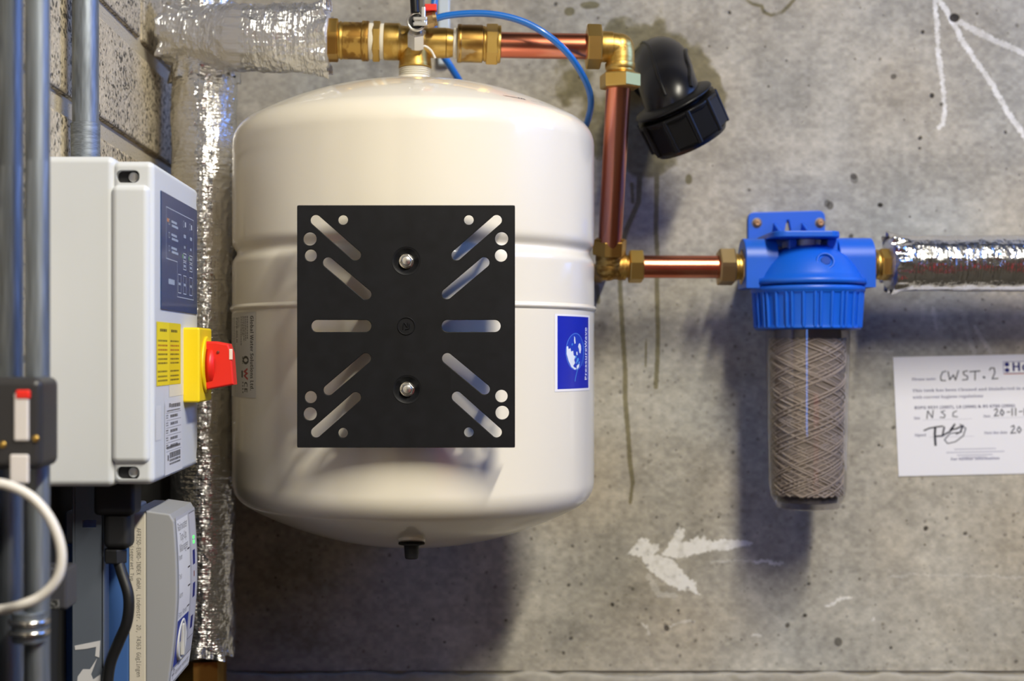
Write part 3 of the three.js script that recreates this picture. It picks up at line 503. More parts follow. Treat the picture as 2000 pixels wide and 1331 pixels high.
{
  const q = [[852, -120, 1.62], [850, -20, 1.62], [847, 50, 1.62], [858, 95, 1.63], [880, 130, 1.64], [905, 175, 1.66], [925, 260, 1.7], [930, 420, 1.73]];
  single('blue_hose', tube(q.map((p) => P(...p)), 0.0042, 120, 12), blueHose, 'second blue hose passing behind the brass tee down behind tank', 'hose', P(...q[7]));
}
single('grey_conduit', [rbox(XX(855, 1.74), XX(879, 1.74), YY(127, 1.74), YY(-320, 1.74), -WD, -WD + 0.012, 0.003)], std({ color: rgb(0.55, 0.62, 0.68), roughness: 0.5 }), 'pale grey plastic conduit strip on the wall behind the tee', 'conduit', P(866, 127, 1.74));

// ---------------------------------------------------------------- black elbow through the wall
{
  const t = thing('black_pipe_elbow', 'black plastic pipe elbow with ribbed nut sticking out of damp wall', 'pipe', P(1292, 135, WD));
  const r = 0.0325, F0 = P(1314, 196, 1.60), ax = P(1345, 262, 1.612).sub(F0).normalize();
  const path = new THREE.CatmullRomCurve3([P(1287, 136, 1.755), P(1287, 133, 1.72), P(1289, 126, 1.68), P(1295, 134, 1.645), P(1303, 162, 1.62), F0.clone(), F0.clone().addScaledVector(ax, 0.02)]);
  part(t, 'elbow', new THREE.TubeGeometry(path, 60, r, 48), phys({ color: rgb(0.007, 0.007, 0.009), roughness: 0.3, specularIntensity: 0.7 }));
  { // moulded rib along the outside of the bend
    const n = 40, pts = []; for (let i = 4; i <= 36; i++) { const p = path.getPointAt(i / n), tg = path.getTangentAt(i / n), side = V(0.55, 0.1, 0.83).addScaledVector(tg, -tg.dot(V(0.55, 0.1, 0.83))).normalize(); pts.push(p.addScaledVector(side, r)); }
    part(t, 'rib', tube(pts, 0.0024, 60, 8), blackPlastic);
    const pts2 = []; for (let i = 4; i <= 36; i++) { const p = path.getPointAt(i / n), tg = path.getTangentAt(i / n), s0 = V(-0.5, 0.4, 0.76), side = s0.clone().addScaledVector(tg, -tg.dot(s0)).normalize(); pts2.push(p.addScaledVector(side, r)); }
    part(t, 'rib', tube(pts2, 0.002, 60, 8), blackPlastic);
  }
  part(t, 'flange', lathe(F0, ax, [[0.03, -0.004], [0.037, -0.003], [0.0452, 0], [0.0458, 0.002], [0.045, 0.0035], [0.036, 0.0065], [0.03, 0.007]], 56), blackPlastic);
  const N0 = F0.clone().addScaledVector(ax, 0.0085), N1 = F0.clone().addScaledVector(ax, 0.0475);
  const nut = part(t, 'nut', [hexNut(N0, N1, 0.0462, 0.2, 0.003, 10), lathe(N0, ax, [[0.03, 0], [0.048, 0], [0.0488, 0.0015], [0.0482, 0.005], [0.0455, 0.006]], 10), lathe(N1, ax, [[0.044, -0.001], [0.041, 0.005], [0.036, 0.0065], [0.030, 0.0065], [0.03, -0.01], [0.0001, -0.01]], 40)], blackPlastic);
  const e1 = ax.clone().cross(V(0, 0, 1)).normalize(), e2 = ax.clone().cross(e1).normalize();
  for (let i = 0; i < 10; i++) { const a = i / 10 * Math.PI * 2 + 0.35, o = e1.clone().multiplyScalar(Math.cos(a)).addScaledVector(e2, Math.sin(a)); part(nut, 'grip_rib', cyl(N0.clone().addScaledVector(o, 0.0458), N1.clone().addScaledVector(o, 0.0448), 0.003, 10), blackPlastic); }
  part(t, 'wall_sleeve', lathe(P(1287, 140, WD + 0.002), V(0, 0, 1), [[0.03, 0], [0.039, 0], [0.0395, 0.004], [0.036, 0.009], [0.031, 0.009]], 48), blackPlastic);
}

// ---------------------------------------------------------------- blue water filter
{
  const ax = P(1577, 560, DF), t = thing('water_filter', 'blue headed water filter with clear bowl and string wound cartridge', 'filter', V(ax.x, YY(995, DF), ax.z));
  const Y = (py) => YY(py, DF), X = (px) => XX(px, DF), z0 = -DF, R = (px) => px / SF;
  // wall bracket
  const yT = YY(411, 1.742), yB = YY(482, 1.742), bx0 = XX(1462, 1.742), bx1 = XX(1613, 1.742), bs = new THREE.Shape(), r = 0.009;
  bs.moveTo(bx0, yB); bs.lineTo(bx1, yB); bs.lineTo(bx1, yT - r); bs.quadraticCurveTo(bx1, yT, bx1 - r, yT); bs.lineTo(bx0 + r, yT - 0.002); bs.quadraticCurveTo(bx0, yT - 0.002, bx0, yT - r - 0.002); bs.closePath();
  const bh = new THREE.Path(), hx = XX(1540, 1.742), hy = YY(445, 1.742); bh.moveTo(hx - 0.0042, hy - 0.006); bh.lineTo(hx + 0.0042, hy - 0.006); bh.lineTo(hx + 0.0012, hy + 0.0095); bh.lineTo(hx - 0.0012, hy + 0.0095); bh.closePath(); bs.holes.push(bh);
  const bg = new THREE.ExtrudeGeometry(bs, { depth: 0.004, bevelEnabled: true, bevelThickness: 0.001, bevelSize: 0.001, bevelOffset: -0.001, bevelSegments: 2 }); bg.translate(0, 0, -WD);
  const sy1 = YY(453, 1.6), sy0 = YY(464, 1.6);
  const shelf = new THREE.Shape(), sw0 = XX(1515, 1.597), sw1 = XX(1647, 1.597); // seen from above: x, depth
  shelf.moveTo(bx0 + 0.004, 0); shelf.lineTo(bx1 - 0.003, 0); shelf.lineTo(bx1 - 0.001, 0.05); shelf.lineTo(sw1, 0.115); shelf.quadraticCurveTo(sw1 + 0.002, 0.148, sw1 - 0.012, 0.15); shelf.lineTo(sw0 + 0.012, 0.15); shelf.quadraticCurveTo(sw0 - 0.002, 0.148, sw0, 0.115); shelf.lineTo(bx0 + 0.002, 0.05); shelf.closePath();
  const sg = new THREE.ExtrudeGeometry(shelf, { depth: 0.0045, bevelEnabled: true, bevelThickness: 0.0012, bevelSize: 0.0012, bevelSegments: 2 }); sg.rotateX(Math.PI / 2); sg.translate(0, sy1, -WD);
  { const p = sg.attributes.position; for (let i = 0; i < p.count; i++) p.setY(i, p.getY(i)); }
  const tri = (px) => { const s = new THREE.Shape(); s.moveTo(0, 0); s.lineTo(0.055, 0); s.lineTo(0, 0.024); s.closePath(); const g = new THREE.ExtrudeGeometry(s, { depth: 0.004, bevelEnabled: false }); g.rotateY(-Math.PI / 2); g.translate(XX(px, 1.742), sy1, -WD + 0.004); return g; };
  const br = part(t, 'wall_bracket', [bg, sg], bluePlastic);
  part(br, 'gusset', tri(1518), bluePlastic); part(br, 'gusset', tri(1573), bluePlastic);
  for (const px of [1478, 1601]) {
    const c = P(px, 436, WD - 0.004);
    const s = part(br, 'screw', [lathe(c, V(0, 0, 1), [[0.0001, 0], [0.0042, 0], [0.0046, 0.003], [0.0036, 0.0052], [0.0014, 0.0054], [0.0012, 0.004], [0.0001, 0.004]], 20)], std({ color: rgb(0.42, 0.24, 0.13), metalness: 0.7, roughness: 0.5 }), 'rusty screw head');
    part(s, 'washer', lathe(V(c.x, c.y, -WD + 0.0045), V(0, 0, 1), [[0.0001, 0], [0.0062, 0], [0.0062, 0.0012], [0.0001, 0.0012]], 20), std({ color: rgb(0.16, 0.14, 0.13), metalness: 0.6, roughness: 0.5 }));
  }
  // head
  const crown = [[0.0001, Y(478)], [0.013, Y(479)], [0.024, Y(482)], [0.034, Y(489)], [0.045, Y(502)], [0.0535, Y(520)], [0.059, Y(536)], [0.0615, Y(545)], [0.066, Y(547)], [0.0665, Y(556)], [0.062, Y(559)], [0.0001, Y(559)]].reverse();
  const head = part(t, 'head', [lathe(V(ax.x, 0, z0), UP, crown, 72)], bluePlastic);
  for (const [p0, p1] of [[1449, 1512], [1630, 1699]]) {
    const a = (p0 + p1) / 2 < 1577 ? 1 : -1, s = new THREE.Shape(), ry = 0.0235, cy = Y(502);
    s.moveTo(-ry, Y(557) - cy); s.lineTo(ry, Y(557) - cy); s.lineTo(ry, 0); s.absarc(0, 0, ry, 0, Math.PI, false); s.closePath();
    const g = new THREE.ExtrudeGeometry(s, { depth: X(p1) - X(p0) - 0.002, bevelEnabled: true, bevelThickness: 0.001, bevelSize: 0.001, bevelSegments: 2, curveSegments: 20 }); g.rotateY(Math.PI / 2); g.translate(X(p0) + 0.001, cy - 0.0035 + (a > 0 ? 0 : 0.0008), z0);
    part(head, 'port', [g, cyl(V(X(p0) + (a > 0 ? 0.02 : -0.02), Y(520), z0), V(X(p1) + (a > 0 ? 0.018 : -0.018), Y(520), z0), 0.0185)], bluePlastic);
  }
  for (const [px, w] of [[1540, 16], [1617, 20]]) part(head, 'bracket_post', rbox(X(px - w / 2), X(px + w / 2), Y(505), sy0 + 0.001, z0 - 0.012, z0 + 0.022, 0.002), bluePlastic);
  part(head, 'vent_screw', cyl(V(X(1570), Y(484), z0 + 0.012), V(X(1570), sy0 + 0.0005, z0 + 0.012), 0.0105), std({ color: rgb(0.45, 0.52, 0.62), roughness: 0.4 }), 'pale grey vent screw');
  { // pressure release button in its socket on the front of the crown
    const c = V(X(1590), Y(516), z0 + 0.0498), n = V(0, 0.42, 0.9).normalize();
    const s = part(head, 'release_socket', lathe(c.clone().addScaledVector(n, 0.001), n, [[0.0068, -0.006], [0.0078, 0.0008], [0.0098, 0.001], [0.0106, 0], [0.0106, -0.006]], 32), bluePlastic);
    part(s, 'release_button', lathe(c.clone().addScaledVector(n, -0.004), n, [[0.0055, 0], [0.0055, 0.0058], [0.0048, 0.0066], [0.0001, 0.0066]], 26), std({ color: rgb(0.004, 0.05, 0.34), roughness: 0.75 }));
  }
  // ring nut with ribs
  const ring = part(t, 'ring_nut', lathe(V(ax.x, 0, z0), UP, [[0.0001, Y(560)], [0.0625, Y(560)], [0.0648, Y(563)], [0.0648, Y(571)], [0.0612, Y(574)], [0.0585, Y(634)], [0.0603, Y(640)], [0.0595, Y(645)], [0.05, Y(645)]].reverse(), 72), bluePlastic);
  for (let i = 0; i < 36; i++) {
    const a = i / 36 * Math.PI * 2 + (i % 3) * 0.035, u = V(Math.sin(a), 0, Math.cos(a));
    part(ring, 'rib', cyl(V(ax.x, Y(566), z0).addScaledVector(u, 0.062), V(ax.x, Y(641), z0).addScaledVector(u, 0.0593), 0.0021, 8), bluePlastic);
  }
  // clear bowl and cartridge
  part(t, 'bowl', lathe(V(ax.x, 0, z0), UP, [[0.0001, Y(992)], [0.0355, Y(992)], [0.037, Y(989)], [0.0372, Y(982)], [0.0395, Y(979)], [0.0425, Y(968)], [0.0442, Y(950)], [0.0482, Y(640)]], 72), phys({ color: rgb(0.80, 0.79, 0.82), transmission: 1, thickness: 0, roughness: 0.03, ior: 1.58 }), 'clear plastic bowl');
  const core = std({ color: rgb(0.26, 0.22, 0.18), roughness: 0.95 });
  const cr0 = 0.0393, cr1 = 0.0425, yb = Y(966), yt = Y(662);
  const cart = part(t, 'cartridge', [lathe(V(ax.x, 0, z0), UP, [[0.0001, yb], [cr0 - 0.001, yb], [cr0, yb + 0.001], [cr1, yt - 0.001], [cr1 - 0.001, yt], [0.0001, yt]], 60)], core, 'string wound filter cartridge');
  const yarn = []; const H = yt - yb;
  for (let k = 0; k < 26; k++) for (const s of [-1, 1]) {
    const pts = [], n = 64, deep = hash(k, s + 5, 9), ph = (k + 0.75 * (hash(k, s + 3, 1) - 0.5)) / 26 * Math.PI * 2, turns = H / (0.104 + 0.012 * hash(k, s + 3, 4));
    for (let i = 0; i <= n; i++) { const v = i / n, a = ph + s * v * turns * Math.PI * 2, rr = mix(cr0, cr1, v) - 0.0009 + 0.0014 * deep + 0.0003 * Math.sin(a * 7 + k) + (s > 0 ? 0.0003 : 0); pts.push(V(ax.x + rr * Math.sin(a), yb + H * v, z0 + rr * Math.cos(a))); }
    yarn.push(tube(pts, 0.0009 + 0.0004 * hash(k, s + 9, 2), 90, 5));
  }
  const w = part(cart, 'yarn_winding', yarn, std({ color: rgb(0.40, 0.34, 0.28), roughness: 0.95 })); w.userData.kind = 'stuff';
  part(cart, 'end_cap', [cyl(V(ax.x, Y(980), z0), V(ax.x, yb + 0.0005, z0), 0.034, 40)], std({ color: rgb(0.09, 0.08, 0.085), roughness: 0.6 }), 'dark lower end cap');
  part(cart, 'end_cap', [cyl(V(ax.x, yt - 0.0005, z0), V(ax.x, Y(644), z0), 0.038, 40)], std({ color: rgb(0.22, 0.2, 0.2), roughness: 0.6 }), 'dark upper end cap');
}

// ---------------------------------------------------------------- certificate on the wall
{
  const [c, g] = canvas(1440, 1000); g.fillStyle = '#e9e9f2'; g.fillRect(0, 0, 1440, 1000);
  g.fillStyle = '#4a4a78'; const T = (s, x, y, px, w, f = 'serif', col = '#45456e') => { g.save(); g.fillStyle = col; g.font = 'bold ' + Math.round(px * 1.12) + 'px ' + f; g.translate(x, y); if (w) g.scale(w / g.measureText(s).width, 1); g.fillText(s, 0, 0); g.restore(); };
  T('Please note:', 130, 200, 26, 180, 'serif'); T('This tank has been Cleaned and Disinfected in accordance', 130, 296, 27, 1010, 'serif'); T('with current hygiene regulations', 130, 352, 27, 520);
  T('BSPG 9531 (2007), L8 (2000) & BS 6700 (2006)', 138, 440, 30, 745, 'sans-serif', '#34345e'); T('Site', 132, 526, 26, 46); T('Date', 645, 522, 26, 52); T('Signed', 132, 668, 26, 84); T('Next due date', 645, 662, 26, 172);
  g.fillStyle = '#b7b7c6'; g.fillRect(200, 530, 360, 3); g.fillRect(240, 676, 330, 3); g.fillRect(700, 526, 500, 3);
  g.fillStyle = '#9a9ab2'; for (const [x, y, w] of [[420, 780, 300], [360, 806, 420], [438, 830, 260], [470, 848, 180]]) for (let q = x; q < x + w; q += 11) g.fillRect(q, y, 8, 8);
  T('For further information', 390, 876, 26, 360, 'sans-serif', '#2c2c6a');
  g.lineCap = 'round'; g.lineJoin = 'round'; const pen = (pts, w, col = '#3d3f4c') => { g.strokeStyle = col; g.lineWidth = w; g.beginPath(); pts.forEach(([x, y], i) => i ? g.lineTo(x, y) : g.moveTo(x, y)); g.stroke(); };
  pen([[382, 128], [358, 134], [342, 170], [344, 204], [376, 206]], 9); pen([[398, 132], [408, 200], [436, 160], [450, 204], [474, 126]], 9); pen([[540, 128], [510, 136], [514, 160], [540, 174], [538, 200], [502, 204]], 9); pen([[560, 136], [632, 132]], 10); pen([[598, 134], [594, 206]], 9); pen([[660, 184], [664, 188]], 17); pen([[706, 126], [716, 108], [740, 110], [744, 150], [722, 200], [764, 198]], 9);
  pen([[228, 520], [236, 456], [268, 516], [276, 454]], 8); pen([[360, 458], [334, 468], [362, 494], [356, 516], [326, 514]], 8); pen([[448, 462], [422, 476], [420, 508], [452, 512]], 8);
  pen([[728, 462], [744, 450], [752, 470], [726, 512], [758, 508]], 9); pen([[782, 458], [770, 486], [784, 510], [798, 484], [782, 458]], 9); pen([[822, 482], [842, 480]], 8); pen([[860, 452], [858, 510]], 9); pen([[886, 452], [884, 510]], 9); pen([[912, 480], [934, 478]], 8); pen([[950, 454], [948, 510]], 8); pen([[970, 460], [990, 456], [984, 484], [996, 508]], 8);
  pen([[204, 620], [244, 602], [300, 592], [340, 588]], 12, '#1d1f2c'); pen([[286, 596], [280, 660], [282, 744]], 17, '#171a28'); pen([[282, 672], [336, 668], [352, 596], [336, 668], [400, 628], [430, 574], [396, 620], [440, 612], [490, 586], [470, 640], [440, 654]], 13, '#1d1f2c'); pen([[470, 576], [510, 610], [490, 672], [430, 720], [372, 734], [350, 702], [392, 650], [480, 640]], 9, '#4b4e5c');
  pen([[846, 606], [866, 594], [870, 616], [842, 660], [880, 656]], 9); pen([[904, 606], [890, 634], [904, 658], [920, 632], [904, 606]], 9); pen([[948, 632], [972, 630]], 8); pen([[992, 600], [990, 656]], 8);
  g.fillStyle = '#f4f4f8'; g.fillRect(810, 60, 330, 96); g.strokeStyle = '#34348a'; g.lineWidth = 4; g.strokeRect(810, 60, 330, 96); g.fillStyle = '#1d2270'; for (const [x, y] of [[836, 82], [836, 130]]) { g.beginPath(); g.arc(x, y, 18, 0, 7); g.fill(); } T('Hou', 868, 140, 92, 200, 'sans-serif', '#1d2270'); g.fillStyle = '#c98a76'; g.fillRect(812, 158, 330, 7);
  const a = P(1744, 698, WD - 0.001), b = P(1755, 931, WD - 0.001), wm = 0.24, dir = V(1, 0.022, 0).normalize();
  const sheet = grid(16, 8, (u, v) => { const p = b.clone().lerp(a, v).addScaledVector(dir, wm * u); p.z = -WD + 0.0012 + 0.0016 * Math.abs(Math.sin(u * 5)) * v; return p; });
  const back = grid(16, 8, (u, v) => { const p = b.clone().lerp(a, v).addScaledVector(dir, wm * u); p.z = -WD + 0.0008 + 0.0016 * Math.abs(Math.sin(u * 5)) * v; return p; });
  const t = thing('certificate_sheet', 'white printed certificate sheet with handwriting stuck on the concrete wall', 'paper', b);
  const paper = std({ map: colourMap(c), roughness: 0.7 }); part(t, 'printed_face', sheet, paper); part(t, 'backing', back, std({ color: rgb(0.8, 0.8, 0.86), roughness: 0.8 }));
}

// ---------------------------------------------------------------- control box on the left wall
{
  const XL = -0.24, d0 = 1.15, d1 = 1.352, y0 = -0.1065, y1 = 0.1555, t = thing('control_box', 'light grey electrical control box with yellow and red isolator switch', 'control box', V(LEFT, y0, -(d0 + d1) / 2));
  part(t, 'enclosure', rbox(LEFT, -0.2715, y0 - 0.002, y1 + 0.004, -d1 - 0.001, -d0 + 0.001, 0.006), greyEnclosure);
  const ev = new Evaluator(); ev.useGroups = false;
  let lid = new Brush(plain(rbox(-0.2735, XL, y0, y1, -d1, -d0, 0.0055, 4)));
  const cut = (g) => { const b = new Brush(plain(g)); b.updateMatrixWorld(); lid.updateMatrixWorld(); lid = ev.evaluate(lid, b, SUBTRACTION); };
  for (const yy of [y1 - 0.0125, y0 + 0.0095]) {
    cut(rbox(-0.2705, -0.2515, yy - 0.0052, yy + 0.0052, -d0 - 0.014, -d0 + 0.01, 0.0045, 3));
    cut(cyl(V(XL - 0.012, yy, -d1 + 0.001), V(XL + 0.01, yy, -d1 + 0.001), 0.0085, 24));
  }
  const lidMesh = part(t, 'lid', lid.geometry, greyEnclosure);
  part(lidMesh, 'hinge_cover', [rbox(-0.2738, -0.2428, y0 + 0.017, y1 - 0.0195, -d0 - 0.008, -d0 + 0.0042, 0.0055, 5)], greyEnclosure);
  for (const yy of [y1 - 0.0125, y0 + 0.0095]) {
    const s = part(lidMesh, 'corner_screw', [lathe(V(-0.2575, yy, -d0 - 0.012), V(0, 0, 1), [[0.0001, 0], [0.0042, 0], [0.0042, 0.006], [0.0034, 0.0068], [0.0001, 0.0068]], 20)], zinc);
    part(s, 'dark_recess_fill', rbox(-0.2703, -0.2517, yy - 0.005, yy + 0.005, -d0 - 0.0142, -d0 - 0.008, 0.0008), blackMatt);  // black block put in to darken the screw recess
  }
  const onLid = (pxa, pxb) => [pxa, pxb].map((px) => XL * F / (px - VX));
  { // blue display panel
    const [c, g] = canvas(820, 520); g.fillStyle = '#123a74'; g.fillRect(0, 0, 820, 520);
    for (let i = 0; i < 900; i++) { const r = 8 + 30 * rnd(); g.fillStyle = `rgba(${rnd() > 0.5 ? '40,90,150' : '8,34,80'},0.035)`; g.beginPath(); g.arc(rnd() * 820, rnd() * 520, r, 0, 7); g.fill(); }
    g.strokeStyle = '#c9d6e6'; g.lineWidth = 3.5; g.beginPath(); g.moveTo(100, 60); g.lineTo(730, 60); g.lineTo(730, 452); g.lineTo(340, 452); g.lineTo(340, 290); g.lineTo(100, 290); g.closePath(); g.stroke();
    g.lineWidth = 1.6; g.strokeStyle = '#7f9cc2'; g.beginPath(); g.moveTo(445, 80); g.lineTo(445, 300); g.moveTo(590, 80); g.lineTo(590, 440); g.stroke(); g.strokeStyle = '#c9d6e6';
    const words = (x, y, w, h = 11) => { g.fillStyle = '#b9cbe2'; for (let q = 0, i = 0; q < w; i++) { const n = 8 + 12 * hash(x, y, i); g.fillRect(x + q, y - h, Math.min(n, w - q), h); q += n + 3; } };
    for (const y of [128, 188, 248]) { g.lineWidth = 2.5; g.strokeRect(150, y - 18, 26, 22); words(210, y - 8, 120); words(220, y + 10, 140); }
    g.fillStyle = '#e8904a'; g.fillRect(118, 108, 16, 16); g.fillRect(142, 108, 14, 16);
    for (const x of [470, 620]) { g.lineWidth = 2.5; g.beginPath(); g.arc(x + 18, 100, 15, 0, 7); g.stroke(); g.fillStyle = '#c9d6e6'; g.fillRect(x + 46, 88, 26, 24); words(x + 20, 165, 50, 16); words(x + 24, 215, 36, 12); g.fillStyle = '#3fae5a'; g.fillRect(x - 14, 246, 16, 18); for (const [y, h] of [[240, 34], [282, 34], [346, 86]]) { g.lineWidth = 4; g.strokeRect(x + 10, y, 66, h); words(x + 22, y + h / 2 + 6, 42, 12); } }
    g.lineWidth = 4; g.strokeRect(360, 346, 66, 86); words(370, 396, 46, 12); words(150, 402, 130, 24);
    const [da, db] = onLid(313, 383);
    part(t, 'display_panel', [rboxSide(XL, da, db, 0.0365, 0.1345, 0.0008)], std({ color: rgb(0.01, 0.05, 0.16), roughness: 0.3 }));
    const dp = t.children[t.children.length - 1]; part(dp, 'panel_print', sideQuad(XL + 0.00095, da, db, 0.0365, 0.1345), phys({ map: colourMap(c), roughness: 0.3, clearcoat: 0.4, clearcoatRoughness: 0.1 }), 'dark blue printed control panel');
  }
  { // yellow warning sticker
    const [c, g] = canvas(300, 460); g.fillStyle = '#f4dc22'; g.fillRect(0, 0, 300, 460); g.fillStyle = '#e8cf1c'; g.fillRect(150, 0, 150, 460); g.fillStyle = '#3a3412';
    const ln = (x, y, w, h, r) => { g.fillStyle = r ? '#a8521e' : '#4a431c'; for (let q = 0, i = 0; q < w; i++) { const n = 8 + 14 * hash(x, y, i); g.fillRect(x + q, y, Math.min(n, w - q), h); q += n + 4; } };
    ln(40, 50, 80, 20); ln(175, 50, 80, 20); [[130, 0], [164, 1], [196, 1], [228, 0], [262, 0], [292, 0], [352, 0], [388, 0], [418, 0]].forEach(([y, r]) => { ln(16, y, 112, 12, r); ln(166, y, 112, 12, r); });
    const [da, db] = onLid(305, 352); part(t, 'warning_sticker', sideQuad(XL + 0.0004, da, db, YY(755, da), YY(628, da)), std({ map: colourMap(c), roughness: 0.5 }), 'yellow warning sticker');
    const [dc, dd] = onLid(330, 362); part(t, 'cream_label', sideQuad(XL + 0.0002, dc, dd, YY(776, dc), YY(640, dc)), std({ color: rgb(0.80, 0.74, 0.56), roughness: 0.6 }), 'cream backing label');
  }
  { // white rating label
    const [c, g] = canvas(260, 760); g.fillStyle = '#d9dade'; g.fillRect(0, 0, 260, 760); g.fillStyle = '#3a3b40';
    const ln = (x, y, w, h) => { for (let q = 0, i = 0; q < w; i++) { const n = 6 + 12 * hash(x, y, i); g.fillRect(x + q, y, Math.min(n, w - q), h); q += n + 4; } };
    ln(60, 20, 26, 44); ln(92, 30, 140, 40); ln(30, 92, 200, 14); for (const y of [118, 196, 274, 352, 430]) { g.fillRect(20, y, 220, 4); ln(20, y + 20, 30, 14); ln(20, y + 46, 30, 12); ln(80, y + 26, 110, 30); } ln(30, 470, 200, 28); g.fillRect(20, 520, 220, 4); ln(70, 540, 160, 60); ln(70, 610, 160, 26); ln(40, 560, 20, 60); ln(70, 650, 160, 20);
    const [da, db] = onLid(321, 355); part(t, 'rating_label', sideQuad(XL + 0.0004, da, db, YY(930, da), YY(786, da)), std({ map: colourMap(c), roughness: 0.45 }), 'pale rating label with small print');
    const [dc, dd] = onLid(303, 314); part(t, 'clear_label', sideQuad(XL + 0.0003, dc, dd, YY(862, dc), YY(794, dc)), std({ color: rgb(0.78, 0.79, 0.80), roughness: 0.3 }));
  }
  // isolator switch
  const sd0 = 1.277, sd1 = 1.341, sx = -0.2252, sy0 = -0.0446, sy1 = 0.023;
  const sw = part(t, 'isolator_plate', [rbox(XL - 0.001, sx, sy0, sy1, -sd1, -sd0, 0.0022, 4)], yellowPlastic, 'yellow switch plate');
  part(sw, 'pivot_disc', lathe(V(sx - 0.0005, -0.0108, -1.309), V(1, 0, 0), [[0.0001, 0], [0.0255, 0], [0.0262, 0.0015], [0.025, 0.003], [0.0001, 0.003]], 44), yellowPlastic);
  const kp = [[398, 667], [420, 667], [446, 672], [452, 690], [457, 752], [404, 762], [396, 745], [392, 720], [393, 690]].map(([px, py]) => [XX(px, 1.297), YY(py, 1.297)]);
  const ks = new THREE.Shape(); kp.forEach(([x, y], i) => i ? ks.lineTo(x, y) : ks.moveTo(x, y)); ks.closePath();
  const kg = new THREE.ExtrudeGeometry(ks, { depth: 0.017, bevelEnabled: true, bevelThickness: 0.0026, bevelSize: 0.0018, bevelOffset: -0.0018, bevelSegments: 4 }); kg.translate(0, 0, -1.297 - 0.0196);
  const kn = part(sw, 'rotary_knob', [kg, lathe(V(sx + 0.002, -0.0115, -1.309), V(1, 0, 0), [[0.0001, 0], [0.0195, 0], [0.0185, 0.006], [0.014, 0.008]], 40)], redPlastic, 'red rotary knob');
  // marks: small dark hole and white pointer on the knob, lettering dashes on the plate are flat print
  void kn;
}
function rboxSide(X, da, db, ya, yb, th) { return rbox(X - 0.0003, X + th, ya, yb, -db, -da, 0.0003, 1); }
{ // pointer line of the knob belongs to the box
  const box0 = scene.getObjectByName('control_box'); let kn; box0.traverse((o) => { if (o.name === 'rotary_knob') kn = o; });
  const sw = kn.parent; const w = part(sw, 'pointer_mark', rbox(XX(447, 1.2955), XX(453.5, 1.2955), YY(703, 1.2955), YY(682, 1.2955), -1.2985, -1.2965, 0.0004, 1), std({ color: rgb(0.85, 0.7, 0.62), roughness: 0.6 })); w.rotation.set(0, 0, 0);
  part(sw, 'lock_hole', lathe(P(426, 688, 1.2966), V(0, 0, 1), [[0.0001, 0], [0.0013, 0], [0.0013, 0.0006], [0.0001, 0.0006]], 14), std({ color: rgb(0.25, 0.03, 0.02), roughness: 0.6 }));
}

